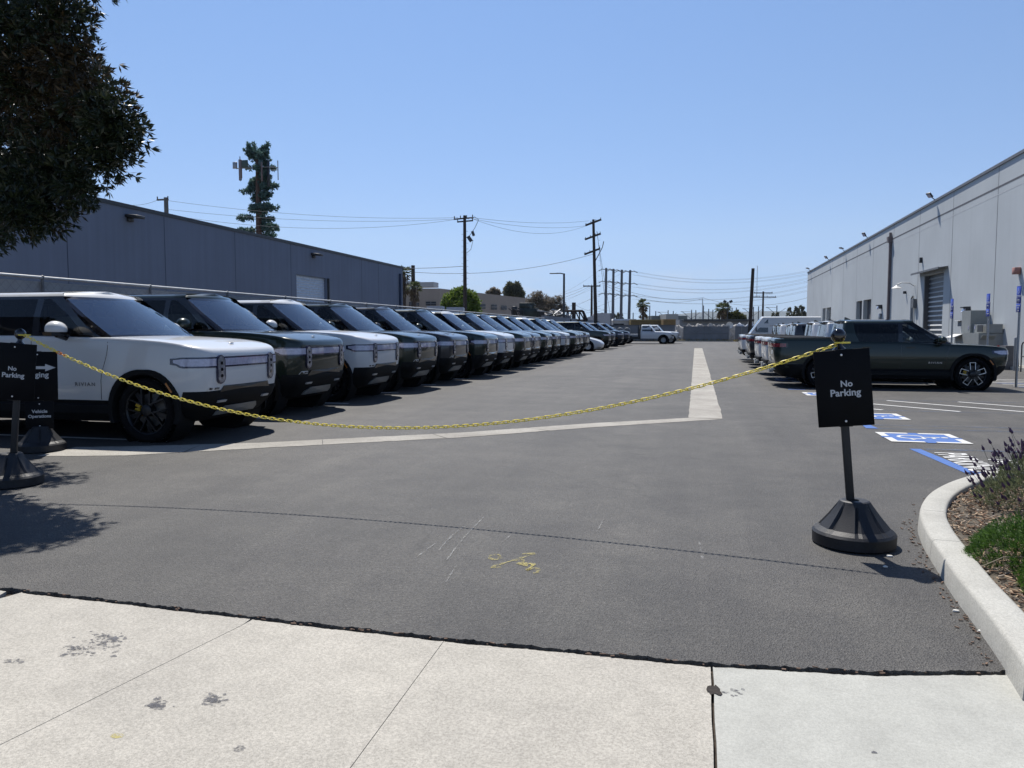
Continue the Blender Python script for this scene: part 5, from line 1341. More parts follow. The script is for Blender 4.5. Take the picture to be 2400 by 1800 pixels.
x0=at(1602,780,104).x; x1=at(1705,780,104).x; x2=at(1765,780,104).x+2
g1=thing('lot_gate','wide grey gate with fabric and diagonal braces at the far end','gate',(x0,104.3,0))
b=MB(); b.box(((x1-x0)/2,.05,1.0),(x1-x0,.03,2.0)); b.build('fabric_panel',M_BW,g1)
for (u0,u1) in ((0,.48),(.48,1)):
    b=MB(); a_,c_=(x1-x0)*u0,(x1-x0)*u1
    b.tube([(a_,0,.1),(a_,0,2.1),(c_,0,2.1),(c_,0,.1)],.035,6,closed=True); b.tube([(a_,0,2.1),((a_+c_)/2,0,1.15),(c_,0,2.1)],.02,6); b.tube([(a_,0,1.1),(c_,0,1.1)],.025,6); b.build('gate_leaf',M_STEEL,g1)
t=thing('back_fence','grey fabric fence to the right of the far gate','fence',(x1,104.5,0)); b=MB(); b.box(((x2-x1)/2+.8,0,1.0),(x2-x1,.1,2.0)); b.build('fabric_panel',M_BW,t)
for k in range(4): b=MB(); b.cyl((.1+k*1.5,-.08,0),(.1+k*1.5,-.08,2.1),.04,8); b.build('fence_post',M_STEEL,t)
p=at(1710,762,102); b=MB(); b.lathe([(0,.03),(.25,.02),(.42,-.02),(.45,-.05)],24,'y'); o=b.build('convex_mirror',M_BWHITE,loc=(p.x,p.y,p.z),smooth=50); fix_normals(o); tag(o,'round pale disc mounted on the far gate','mirror')
b=MB(); b.cyl((p.x,p.y+.15,0),(p.x,p.y+.15,p.z+.4),.05,8); o=b.build('mirror_post',M_STEEL); tag(o,'thin post carrying the pale disc at the far gate','post')
b=MB(); b.box(((x0+x1)/2-1,103.6,.06),(9,.35,.12)); o=b.build('threshold_kerb',M_CURB); tag(o,kind='structure')

# ================= BACKGROUND
def pole(name,label,u,vt,d,r0=.16,r1=.11,m=M_WOOD,cat='utility pole',group=None,ub=None):
    p=at(u,vt,d); lean=0
    if ub is not None:
        q=at(ub,774,d); 
        bx,by=p.x+(q.x-p.x)*(p.z/max(.1,p.z-H)),p.y+(q.y-p.y)*(p.z/max(.1,p.z-H))
    else: bx,by=p.x,p.y
    t=thing(name,label,cat,(bx,by,0),group=group)
    b=MB(); b.tube([(0,0,-.06),(p.x-bx,0,p.z)],[r0,r1],12); b.build('shaft',m,t,smooth=60)
    return t,Vector((p.x-bx,0,p.z))
def crossarm(t,c,L,tilt=0,yaw=0,m=M_WOOD,ins=4,th=.11):
    b=MB(); b.box(c,(L,th,th),yaw,-tilt); a=b.build('crossarm',m,t)
    b=MB()
    for i in range(ins):
        k=(i/(ins-1)-.5)*L*.94 if ins>1 else 0
        x=c[0]+k*math.cos(tilt)*math.cos(yaw); y=c[1]+k*math.cos(tilt)*math.sin(yaw); z=c[2]+k*math.sin(tilt)+.06
        b.lathe([(.03,0),(.05,.05),(.03,.10),(.06,.15),(.0,.22)],8,'z',(x,y,z))
    b.build('insulators',M_DSTEEL,a)
wires=[]
def wire(a,b_,sag,r,n=24):
    m_=MB(); m_.tube([a.lerp(b_,i/n)-Vector((0,0,4*sag*(i/n)*(1-i/n))) for i in range(n+1)],r,4,cap=False); return m_
def cable(ends,label,r=.03,sag=.5):
    b=MB(); r*=.62
    for e in ends:
        a,c=e[0],e[1]; s_=e[2] if len(e)>2 else sag
        b.tube([a.lerp(c,i/28)-Vector((0,0,4*s_*(i/28)*(1-i/28))) for i in range(29)],r,4,cap=False)
    tag(b.build('overhead_wires',M_WIRE),label,'wires')
dpx=lambda u,v,d: at(u*D,v*D,d)
# main wooden poles
pA,tA=pole('utility_pole','tall dark wooden utility pole left of centre with single top crossarm',1089,505,66,.19,.13)
crossarm(pA,(tA.x-.10,0,tA.z-.25),1.7,.12,.5); crossarm(pA,(tA.x-.05,.3,tA.z-.45),1.4,.12,.5,ins=3)
b=MB(); b.tube([(.1,0,9.4),(.45,0,9.6),(.9,0,10.2),(1.25,0,10.9),(.9,0,11.15),(.3,0,11.0)],.025,5); b.tube([(.15,0,8.1),(.55,0,8.4),(.75,0,9.2)],.02,5); b.build('jumper_cable',M_WIRE,pA)
b=MB(); b.box((.45,0,9.3),(.28,.2,.5),0,rad(-35)); b.box((.75,0,9.75),(.2,.2,.4),0,rad(-20)); b.build('cutout',M_DSTEEL,pA)
b=MB()
for i in range(16):
    for s_ in (-1,1): b.box((s_*.22,0,2.2+i*.5+(.25 if s_>0 else 0)),(.16,.02,.02))
b.build('climbing_steps',M_DSTEEL,pA)
pB,tB=pole('utility_pole','tallest wooden pole near the far end with three tilted crossarms',1393,517,92,.24,.15,ub=1397)
for k,(dz,L) in enumerate(((.35,2.0),(2.0,2.0),(3.75,2.0))): crossarm(pB,(tB.x+(.05*k)*(-1),0,tB.z-dz),L,.36,.3,ins=4,th=.22)
b=MB(); b.tube([(tB.x+.1,0,tB.z-5.2),(tB.x+1.1,0,tB.z-3.3),(tB.x+1.25,0,tB.z-2.6)],.05,5); b.build('arm_brace',M_WOOD,pB)
b=MB()
for i in range(18):
    for s_ in (-1,1): b.box((s_*.28,0,2.2+i*.6+(.3 if s_>0 else 0)),(.2,.02,.02))
b.build('climbing_steps',M_DSTEEL,pB)
cable([(dpx(1289,500,92),dpx(1320,690,88),.1),(dpx(1290,500,92),dpx(1306,640,90),.1)],'thin guy wires slanting down beside the three-arm pole',.03)
pC,tC=pole('utility_pole','dark bare wooden pole leaning slightly, left of the white van',1764,630,100,.26,.2,ub=1757)
pD,tD=pole('utility_pole','slim pole with double crossarm and antenna, right of the bare pole',1789,683,150,.22,.16)
crossarm(pD,(0,0,tD.z-.3),3.6,0,.2,ins=3,th=.18); crossarm(pD,(0,0,tD.z-1.1),5.0,0,.2,ins=4,th=.18)
b=MB(); b.cyl((-1.2,0,tD.z-1),(-1.2,0,tD.z+5),.05,5); b.build('antenna',M_STEEL,pD)
pE,tE=pole('utility_pole','pole with wide crossarm just left of the three-arm pole',1387,669,125,.22,.16)
crossarm(pE,(.0,0,tE.z-.1),2.8,0,.1,ins=3,th=.18)
pF,tF=pole('utility_pole','short dark pole with lamp bracket rising above the fan palms',968,622,82,.26,.2)
crossarm(pF,(-.35,0,tF.z-.35),.8,-.2,0,ins=1,th=.14)
pG,tG=pole('utility_pole','short pole tip with two small arms above the left warehouse roof',389,463,60,.20,.16,m=mat('weathered_pole',(.13,.115,.10),.85,var=.2))
crossarm(pG,(-.3,0,tG.z-.15),1.0,0,0,m=MATS['weathered_pole'],ins=2,th=.12); crossarm(pG,(-.3,0,tG.z-1.85),.9,0,0,m=MATS['weathered_pole'],ins=1,th=.12)
pH,tH=pole('utility_pole','short plain pole between street lamp and wide-arm pole',1345,709,110,.3,.28)
# steel poles
M_SP=mat('grey_steel_pole',(.10,.11,.125),.6,.2)
heads=[]
for i,(u,vt,ub) in enumerate(((1422,629,1419),(1439,631,1436),(1458.5,633,1455),(1478,634,1473.5))):
    p_,t_=pole('transmission_pole',f'{["leftmost","second","third","rightmost"][i]} of four tall grey steel transmission poles',u,vt,200,.42,.30,m=M_SP,cat='transmission pole',group='row of grey steel transmission poles',ub=ub)
    for dz in (.5,3.6,6.7):
        b=MB(); b.tube([(t_.x-1.9,0,t_.z-dz-.2),(t_.x-1.0,0,t_.z-dz+.25),(t_.x,0,t_.z-dz),(t_.x+1.0,0,t_.z-dz+.25),(t_.x+1.9,0,t_.z-dz-.2)],.10,5); b.build('davit_arm',M_SP,p_)
    heads.append((p_.location+t_))
# street lamp
t,tt=pole('street_lamp','dark street lamp with a single arm pointing left',1322,641,76,.13,.10,m=M_DSTEEL,cat='street lamp')
b=MB(); b.tube([(0,0,tt.z-.05),(-.4,0,tt.z+.03),(-.75,0,tt.z+.03)],.06,6); b.build('arm',M_DSTEEL,t); b=MB(); b.box((-1.0,0,tt.z+.02),(.85,.32,.09)); q=b.build('lamp_head',M_DSTEEL,t); bevel(q,.03)
# wires
WA=pA.location+tA; WB=pB.location+tB
cable([(dpx(180,464,58),dpx(345,464,60)),(dpx(225,428,58),dpx(345,430,60)),(dpx(360,433,60),dpx(990,470,66),.5),(dpx(360,452,60),dpx(985,473,66),.5),(dpx(362,464,60),dpx(985,474,66),.9)],'thin wires running from the far left over the monopine to the left wooden pole',.020)
cable([(dpx(1020,470,66),dpx(1272,477,92),.35),(dpx(1018,472,66),dpx(1270,487,92),.5),(dpx(1022,473,66),dpx(1268,487,92),1.1)],'three thin wires between the two tall wooden poles',.022)
cable([(dpx(895,588,82),dpx(1281,549,92),.9),(dpx(805,577,80),dpx(1001,575,66),.15)],'heavier cable rising from the palms to the three-arm pole',.035)
cable([(dpx(960,663,90),dpx(1272,616,125),1.2),(dpx(955,668,90),dpx(1272,620,125),1.5)],'low wires in front of the beige building reaching the wide-arm pole',.03)
ends=[]
for i,dz in enumerate((.4,1.2,3.4,4.3,6.5,7.4)):
    for k in (0,1):
        a=heads[3]+Vector((1.6-1.0*k,0,-dz)); v=(633,640,650,657,668,678)[i]+k*3
        ends.append((a,at(1900,v,190),2.2))
cable(ends,'bundle of transmission lines sweeping right from the steel poles to the warehouse',.030)
ends=[]
for i,dz in enumerate((.4,3.4,6.5)):
    for k in (0,3): ends.append((heads[k]+Vector((-1.6,0,-dz)),at(1262,700+i*16+k*4,330),2.0))
cable(ends,'faint transmission lines falling left from the steel poles',.035)
cable([(dpx(1305,612,150),at(1650,697,190),1.5),(dpx(1305,616,150),at(1650,699,190),2.0),(at(1650,699,190),at(1895,697,180),1.8)],'low double wire crossing from the wide-arm pole to the right',.05)
cable([(at(1330,718,120),at(1345,712,110),.1),(at(1345,712,110),at(1385,728,125),.2),(at(1300,735,120),at(1422,726,150),.3),(at(1400,722,150),at(1500,735,250),.5)],'small low wires around the short plain pole',.03)
# far catenary masts
for i,(u,vt,vb) in enumerate(((1484,733,748),(1523,716,748),(1537,729,748),(1566,727,748),(1578,729,748),(1621,726,748),(1631,727,750),(1649,716,750),(1661,724,750),(1671,726,750),(1716,721,745),(1726,721,745),(1766,719,745),(1778,718,745),(1821,716,745))):
    p_,t_=pole('catenary_mast',f'{ORD[i]} from left of the thin distant rail masts',u,vt,260,.20,.16,m=M_SP,cat='rail mast',group='distant rail masts')
    if i in (3,5,9,12,14):
        b=MB(); b.tube([(0,0,t_.z-3.2),(-2.8,0,t_.z-.8),(-3.6,0,t_.z-.6)],.08,4); b.tube([(0,0,t_.z-.7),(-3.6,0,t_.z-.6)],.06,4); b.tube([(0,0,t_.z-3.0),(2.8,0,t_.z-.9)],.07,4); b.build('bracket',M_SP,p_)
pL,tL=pole('lamp_mast','tall thin pale lamp mast in the middle distance',1647,701,150,.10,.07,m=M_STEEL,cat='lamp mast')
b=MB(); b.box((-.4,0,tL.z),(.8,.2,.06)); b.build('arm',M_STEEL,pL)
t=thing('lattice_tower','faint distant lattice power tower','tower',at(1640,774,900)-Vector((0,0,H)))
b=MB(); hh=17
for sx_ in (-1,1): b.tube([(sx_*5,0,0),(sx_*1.2,0,hh*.7),(sx_*1.0,0,hh)],.16,4)
for k in range(6): z0,z1=hh*k/6,hh*(k+1)/6; w0,w1=5*(1-z0/hh)+.8,5*(1-z1/hh)+.8; b.tube([(-w0,0,z0),(w1,0,z1)],.12,4); b.tube([(w0,0,z0),(-w1,0,z1)],.12,4)
for z in (.7,.85,1): b.tube([(-7,0,hh*z),(7,0,hh*z)],.14,4)
b.build('lattice',M_SP,t)
# ---- buildings behind
M_TAN=stucco_mat('taupe_stucco',(.30,.255,.215),.04,.05)
M_TANW=mat('dark_window_glass',(.02,.024,.03),.45,var=.3,spec=.3)
cA=at(1030,676,118); cB=at(1243,699,156); cC=at(935,675,118)
t=thing('taupe_building','low taupe industrial building with small windows behind the fence','building',(cA.x,cA.y,0)); tb=t
def wallp(mb,a,c,z0,z1,o=(0,0,0)):
    mb.add([(a.x-o[0],a.y-o[1],z0),(c.x-o[0],c.y-o[1],z0),(c.x-o[0],c.y-o[1],z1),(a.x-o[0],a.y-o[1],z1)],[(0,1,2,3)])
o_=(cA.x,cA.y,0); ht=cA.z
b=MB(); b.prism([(cC.x-cA.x,cC.y-cA.y),(0,0),(cB.x-cA.x,cB.y-cA.y),(cB.x-cA.x-20,cB.y-cA.y+25),(cC.x-cA.x-5,cC.y-cA.y+60)],-.05,ht); b.build('walls',M_TAN,t)
dirB=(cB-cA); dirB.z=0; LB=dirB.length; dirB.normalize(); nB=Vector((dirB.y,-dirB.x,0))
def win(u0,u1,v0,v1,onB=True):
    # window on the long face: intersect the ray with that face
    n_=nB if onB else Vector(((cC-cA).y,-(cC-cA).x,0)).normalized()
    P=[]
    for u,v in ((u0,v1),(u1,v1),(u1,v0),(u0,v0)):
        r=ray(u,v); k=(Vector((cA.x,cA.y,0))-Vector((0,0,H))).dot(n_)/r.dot(n_); p=Vector((0,0,H))+r*k; p-=r*(.12/abs(r.dot(n_))*1) ; P.append((p.x-cA.x,p.y-cA.y,p.z))
    b=MB(); b.add(P,[(0,1,2,3)]); w_=b.build('window',M_TANW,tb)
    b=MB(); mid=[tuple((P[0][i]+P[1][i])/2 for i in range(3)),tuple((P[2][i]+P[3][i])/2 for i in range(3))]; b.tube([tuple(q-Vector((0,.05,0))) for q in (Vector(mid[0]),Vector(mid[1]))],.06,4); b.tube([Vector(P[0]).lerp(Vector(P[3]),.5)-Vector((0,.05,0)),Vector(P[1]).lerp(Vector(P[2]),.5)-Vector((0,.05,0))],.06,4); b.build('mullion',MATS['grey_metal_coping'],w_)
for a_ in ((1124,1138,713,724),(1152,1165,714,726),(1175,1188,716,727),(1201,1212,718,726)): win(*a_)
for a_ in ((998,1022,707,716),(959,967,708,717),(976,982,710,717)): win(*a_,onB=False)
p=at(1000,668,124); b=MB(); b.box((0,0,0),(3.2,2.4,.8)); b.box((-2.6,0,.1),(2.4,2.0,1.0)); o=b.build('roof_air_unit',M_STEEL,loc=(p.x,p.y,p.z)); tag(o,'grey air conditioning unit on the taupe building roof','air unit')
for k in range(5):
    pass
def boxthing(name,label,cat,u0,u1,vt,d,dep,m,zb=0,skirt=None,ribs=0,m2=None):
    a=at(u0,774,d); c=at(u1,774,d); top=at((u0+u1)/2,vt,d).z; w_=c.x-a.x
    t=thing(name,label,cat,((a.x+c.x)/2,(a.y+c.y)/2,zb),YAW)
    b=MB(); b.box((0,dep/2,(top-zb)/2),(w_/math.cos(YAW)*.97,dep,top-zb)); b.build('body',m,t)
    L=w_/math.cos(YAW)*.97
    if ribs:
        b=MB()
        for i in range(ribs): b.box((-L/2+L*(i+.5)/ribs,-.04,(top-zb)/2),(L/ribs*.5,.08,(top-zb)*.9))
        b.build('corrugation',m2 or m,t)
    return t,top,L
t,_,_2=boxthing('box_trailer','white trailer roof behind the fence, left of the green tree','trailer',1000,1037,717,62,2.4,mat('pale_blue_trailer',(.42,.45,.50),.6))
t,_,_2=boxthing('box_trailer','white trailer roof behind the fence, under the green tree','trailer',1046,1086,720,64,2.4,MATS['pale_blue_trailer'])
t,top,L=boxthing('box_trailer','pale box trailer behind the three-arm pole','trailer',1397,1434,734,112,6,mat('white_trailer_side',(.40,.41,.43),.6))
b=MB(); b.box((0,-.03,top*.55),(L,.05,.06)); b.box((L/2-.1,-.03,top/2),(.12,.08,top)); b.build('trim',M_COP,t)
a=at(1366,752,112); b=MB(); b.add([(0,0,0),(3.2,.5,0),(3.2,.5,1.5),(0,0,.4),(0,5,0),(3.2,5,0),(3.2,5,1.5),(0,5,.4)],[(0,1,2,3),(3,2,6,7),(0,3,7,4)]); o=b.build('shed_roof',MATS['white_trailer_side'],loc=(a.x-.5,a.y,a.z-.3)); tag(o,'sloping pale shed roof left of the box trailer','shed')
t,top,L=boxthing('motorhome','white motorhome with small windows beside the yellow container','motorhome',1436,1476,751,118,4,mat('rv_white',(.55,.54,.51),.5))
b=MB(); b.box((-L*.32,-.04,top*.75),(.9,.05,.5)); b.box((0,-.04,top*.75),(.8,.05,.5)); b.build('windows',M_TANW,t)
b=MB(); b.box((L*.2,1,top+.1),(L*1.5,2.5,.25),0,0,0,.9); b.build('roof',M_BWHITE,t)
M_YC=mat('ochre_container',(.25,.185,.075),.7,var=.15,scale=.8); M_YC2=mat('ochre_container_ridge',(.16,.115,.05),.7)
boxthing('shipping_container','long ochre shipping container behind the back wall','container',1477,1553,749,116,2.5,M_YC,ribs=30,m2=M_YC2)
boxthing('shipping_container','shorter ochre container with rusty patch, right of the long one','container',1554,1584,748,114,2.5,mat('rusty_ochre',(.27,.15,.06),.75,color2=(.25,.19,.08),scale=1.2),ribs=10,m2=M_YC2)
boxthing('industrial_building','low grey-green industrial building in the distance','building',1525,1612,740,260,12,mat('grey_green_siding',(.16,.18,.165),.8))
boxthing('industrial_building','pale low building right of the grey-green one','building',1560,1590,736,250,12,mat('pale_siding',(.30,.31,.30),.8))
boxthing('dark_shed','dark low shed behind the wooden pole without arms','shed',1590,1755,750,125,3,mat('pale_blue_shed',(.20,.22,.25),.8))
t,top,L=boxthing('flat_roof_canopy','dark flat canopy roof above the tarp piles','canopy',1600,1770,748,124,4,M_DSTEEL,zb=2.9)
# white tarps and junk along the back wall
M_TARP=mat('white_tarp',(.42,.40,.37),.8,var=.25,scale=2,bump=.4,bscale=3)
rr=random.Random(9)
for i,(u0,u1,vt) in enumerate(((1592,1625,756),(1618,1652,752),(1645,1690,752),(1682,1722,755),(1720,1765,751))):
    a=at(u0,774,110); c=at(u1,774,110); top=at(u0,vt,110).z; W=c.x-a.x; bm=bmesh.new(); bmesh.ops.create_icosphere(bm,subdivisions=4,radius=1)
    for v in bm.verts:
        v.co*=1+.16*math.sin(v.co.x*5+i)+.14*math.sin(v.co.y*7+2*i)+.12*math.sin(v.co.z*9+v.co.x*7)+rr.uniform(-.03,.03)
        v.co.x*=W*.85; v.co.y*=1.2; v.co.z=max(-.2,min(v.co.z*1.3,.80)+.07*math.sin(v.co.x*4+i)+.05*math.sin(v.co.x*11+2*i))*top*.98
    me=bpy.data.meshes.new('tarp_pile'); bm.to_mesh(me); bm.free(); me.materials.append(M_TARP if i<4 else MATS['pale_blue_trailer'])
    o=link(bpy.data.objects.new('tarp_pile',me)); o.location=((a.x+c.x)/2,(a.y+c.y)/2,0); tag(o,f'{["leftmost","second","third","fourth"][i]} crumpled white tarp pile behind the far gate' if i<4 else 'grey-blue covered pile behind the bare wooden pole','tarp pile',group='tarp piles behind the far gate' if i<4 else None)
# dark machinery behind the left fence
t=thing('scrap_machine','dark green scrap machine with cab box above the left fence','machinery',at(1240,774,70)-Vector((0,0,H)),YAW)
def mloc(u,v): # metres in the plane at 70 m
    return ((u-1240)/1803*70,H+(774-v)/1803*70)
M_MG=mat('dark_green_machine',(.022,.032,.028),.6,var=.3,scale=3)
def mbox(name,u0,u1,v0,v1,dy,m,ry=0):
    x0,z1=mloc(u0,v0); x1,z0=mloc(u1,v1); b=MB(); b.box(((x0+x1)/2,dy/2,(z0+z1)/2),(x1-x0,dy,z1-z0),0,ry); q=b.build(name,m,t); bevel(q,.04,1); return q
mbox('cab',1217,1252,710,722,1.6,M_MG); mbox('engine_body',1218,1262,722,742,1.8,M_MG); mbox('side_panel',1262,1276,727,741,1.5,M_DSTEEL); mbox('cross_beam',1192,1276,742,750,1.2,mat('navy_beam',(.012,.014,.04),.6)); mbox('left_frame',1200,1212,718,742,1.0,M_DSTEEL)
mbox('window_panel',1236,1248,714,722,1.62,mat('dusty_glass',(.16,.19,.18),.3),.5)
b=MB()
for k in range(8): 
    a=mloc(1192+k*3.5,724+rr.uniform(-2,8)); c=mloc(1200+k*4+rr.uniform(-4,6),742); b.tube([(a[0],-.2,a[1]),((a[0]+c[0])/2+.1,-.3,(a[1]+c[1])/2+.2),(c[0],-.2,c[1])],.05,5)
b.build('hoses',M_DSTEEL,t)
x0,z0=mloc(1258,726); x1,z1=mloc(1286,731); b=MB(); b.add([(x0,-.3,z0),(x1,-.3,z1),(x1,1,z1-.1),(x0,1,z0+.1),(x0,-.3,z0-.15),(x1,-.3,z1-.05)],[(0,1,2,3),(4,5,1,0)]); b.build('bent_sheet',M_TARP,t)
t=thing('scrap_heap','low heap of pale and dark scrap metal above the grey block wall','scrap',at(1300,774,80)-Vector((0,0,H)),YAW)
b=MB(); b.mi=0
for k in range(90):
    x=rr.uniform(-1.6,1.6); z=2.6+rr.random()*1.0*(1-abs(x)/2.2); b.mi=rr.choice((0,1,1,2)); b.box((x,rr.uniform(-.4,.4),z),(rr.uniform(.1,.9),rr.uniform(.05,.3),rr.uniform(.04,.18)),rr.uniform(-1,1),rr.uniform(-.7,.7),rr.uniform(-.5,.5))
b.build('scrap_pieces',[M_DSTEEL,M_STEEL,M_TARP],t)
b=MB(); b.box((0,0,1.3),(3.4,1.0,2.6)); b.build('bin',M_DSTEEL,t)
t=thing('truss_frame','dark rusty steel truss lying above the grey block wall','truss',at(1345,774,84)-Vector((0,0,H)),YAW)
def tm(u,v): return ((u-1345)/1803*84,H+(774-v)/1803*84)
M_RUST=mat('dark_rust',(.030,.020,.018),.8,var=.4,scale=4)
P=[tm(*q) for q in ((1322,729),(1366,729),(1376,752),(1318,748))]
b=MB()
for k in range(4):
    a,c=P[k],P[(k+1)%4]; b.tube([(a[0],0,a[1]),(c[0],0,c[1])],.13 if k<2 else .08,5)
    b.tube([(a[0],.9,a[1]),(c[0],.9,c[1])],.09,5)
b.build('chords',M_RUST,t); b=MB()
top=[Vector((lerp(P[0][0],P[1][0],i/5),0,P[0][1])) for i in range(6)]; bot=[Vector((lerp(P[3][0],P[2][0],(i+.5)/5),0,lerp(P[3][1],P[2][1],(i+.5)/5))) for i in range(5)]
for i in range(5): b.tube([top[i],bot[i]],.07,4); b.tube([bot[i],top[i+1]],.07,4)
b.build('diagonals',M_RUST,t)
# ---- hills far away
b=MB(); n=90; vs=[]
for i in range(n+1):
    ang=lerp(-1.1,1.0,i/n); dist=7000; x=math.sin(ang)*dist; y=math.cos(ang)*dist
    hgt=95+38*math.sin(ang*7+1)+22*math.sin(ang*19)+9*math.sin(ang*47+2)+35*math.exp(-((ang-.02)/.12)**2)
    vs+=[(x,y,-2),(x*1.03,y*1.03,hgt*.6),(x*1.08,y*1.08,max(30,hgt))]
b.add(vs,[(3*i+k,3*i+3+k,3*i+4+k,3*i+1+k) for i in range(n) for k in (0,1)])
tag(b.build('hills',mat('hill_scrub',(.10,.11,.09),.95,var=.3,scale=.002),smooth=60),kind='structure')

# ================= TREES AND PLANTS
L_BIG=[leaf_mat('leaf_dark_green',(.010,.018,.008),(.030,.042,.016),.38,.12),leaf_mat('leaf_brown_green',(.028,.026,.012),(.070,.048,.022),.45,.15)]
L_BRI=leaf_mat('leaf_bright_green',(.10,.17,.025),(.20,.26,.05),.6,.35)
L_GRB=leaf_mat('leaf_grey_brown',(.13,.125,.08),(.30,.25,.21),.7,.35)
L_EUC=leaf_mat('leaf_dull_green',(.08,.09,.05),(.16,.16,.10),.7,.35)
L_PINE=leaf_mat('needle_blue_green',(.055,.11,.095),(.11,.19,.16),.7,.3)
L_PALM=leaf_mat('palm_green',(.045,.07,.02),(.12,.14,.05),.5,.25)
L_DRY=leaf_mat('palm_dry',(.10,.07,.035),(.20,.15,.09),.8,.1)
M_BARK=mat('tree_bark',(.07,.05,.04),.9,var=.35,scale=8,bump=.5)
def rdir(rr):
    while True:
        v=Vector((rr.uniform(-1,1),rr.uniform(-1,1),rr.uniform(-1,1)))
        if .05<v.length<1: return v.normalized()
def leafq(mb,p,d,L,W,rr,droop=0):
    s_=d.cross(rdir(rr)).normalized()*W; m_=p+d*L*.5; t=p+d*L+Vector((0,0,-droop*L))
    mb.add([p,m_+s_,t,m_-s_],[(0,1,2,3)])
def crown(mb,blobs,n,L,W,rr,per=6,spread=.9,shell=.35,mats=1,up=0,droop=0):
    tot=sum(b_[3] if len(b_)>3 else b_[1]**2 for b_ in blobs)
    for b_ in blobs:
        c,r_=Vector(b_[0]),b_[1]; sc=b_[2] if len(b_)>2 and b_[2] else (1,1,1)
        k=int(n*((b_[3] if len(b_)>3 else r_**2)/tot))
        for i in range(k):
            d=rdir(rr); q=r_*(1-shell*rr.random()**1.5*1.6); q=max(q,.1*r_)
            q*=1+.10*math.sin(d.x*7+c.x)+.10*math.sin(d.z*8+c.z*3)
            p=c+Vector((d.x*q*sc[0],d.y*q*sc[1],d.z*q*sc[2])); ax=(d+Vector((0,0,up))+rdir(rr)*.5).normalized()
            if mats==3: mb.mi=1 if (math.sin(p.x*2.3+1)+math.sin(p.y*2.9)+math.sin(p.z*3.1+2)+rr.uniform(-1,1))>1.5 else 0
            elif mats>1: mb.mi=0 if rr.random()<.80 else 1
            for j in range(per):
                dd=(ax+rdir(rr)*spread).normalized(); leafq(mb,p+dd*L*.1,dd,L*rr.uniform(.7,1.2),W*rr.uniform(.8,1.2),rr,droop)
# near tree at the upper left
rr=random.Random(42)
T0=at(-420,774,8.2); T0.z=0
bt=thing('shade_tree','large dark leafy tree overhanging the upper left corner','tree',(T0.x,T0.y,0))
blobs=[]
def bl(u,v,r,d): p=dpx(u,v,d)-Vector((T0.x,T0.y,0)); blobs.append((tuple(p),r*D/1803*d))
for q in ((40,60,120,7.6),(120,40,80,7.4),(150,130,85,7.5),(60,180,130,7.8),(-60,120,150,8.2),(215,215,75,7.4),(243,258,68,7.3),(250,298,60,7.4),(-40,330,110,10.8),(25,405,60,9.8),(-120,420,110,10.6),(-60,250,120,11),(225,290,60,9.6),(150,250,80,10.2),(95,330,80,10.2),(170,180,70,10.4),(60,390,60,10.6),(225,340,70,7.5),(150,260,100,7.8),(170,390,58,7.4),(120,370,90,7.7),(90,440,72,7.5),(40,400,110,8.0),(30,470,58,7.3),(-30,440,90,7.8),(100,480,38,7.4),(-80,300,170,8.4),(-60,500,60,7.6),(150,-60,90,7.6),(30,-100,170,8.2),(-160,-60,200,8.4),(-220,180,200,8.6),(-200,400,150,8.4)): bl(*q)
b=MB(); crown(b,blobs,21000,.086,.0100,rr,per=8,spread=.85,shell=.75,mats=3)
b.build('crown',L_BIG,bt)
b=MB(); b.tube([(0,0,-.05),(.05,.0,1.2),(.15,.0,2.2),(.3,-.1,3.0)],[.19,.16,.14,.12],12); b.build('trunk',M_BARK,bt,smooth=60)
b=MB()
for bl_ in blobs[::1]:
    c=Vector(bl_[0]); c=c+Vector((0,.35,0)); s0=Vector((.25,.6,2.6)); md=s0.lerp(c,.55)+Vector((rr.uniform(-.2,.2),rr.uniform(.2,.5),.25)); b.tube([s0,md,c],[.05,.022,.006],6)
b.build('limbs',M_BARK,bt,smooth=60)
# generic distant trees
def tree(name,label,cat,u,vt,d,blobs_px,m,n,L,W,trunk=.15,per=5,seed=1,shell=.5,spread=1.2,limbs=True,up=0,mats=None,group=None):
    rr=random.Random(seed); b0=at(u,774,d); t=thing(name,label,cat,(b0.x,b0.y,0),group=group)
    B=[]
    for (du,v,r) in blobs_px:
        p=at(u+du,v,d)-Vector((b0.x,b0.y,0)); p.y+=rr.uniform(-.4,.4)*r*d/1803; B.append((tuple(p),r*d/1803))
    b=MB(); crown(b,B,n,L,W,rr,per=per,spread=spread,shell=shell,up=up,mats=2 if mats else 1); b.build('crown',mats or m,t)
    ht=max(x[0][2] for x in B); b=MB(); b.tube([(0,0,-.06),(.05,0,ht*.5),(0,0,ht*.8)],[trunk,trunk*.8,trunk*.4],8); b.build('trunk',M_BARK,t,smooth=60)
    if limbs:
        b=MB()
        for c,_r in B: b.tube([Vector((0,0,ht*.42)),Vector((0,0,ht*.42)).lerp(Vector(c),.6)+Vector((0,0,.2)),Vector(c)],[trunk*.4,trunk*.25,trunk*.08],5)
        b.build('limbs',M_BARK,t)
    return t
tree('green_tree','bright green round tree in front of the taupe building','tree',1080,672,84,[(-22,705,19),(-5,695,20),(2,683,9),(18,700,18),(30,712,14),(-32,716,12),(0,718,26),(28,728,16),(-10,733,20),(12,688,9),(-6,684,8),(-16,690,8)],L_BRI,2600,.30,.07,per=6,seed=3,shell=.6)
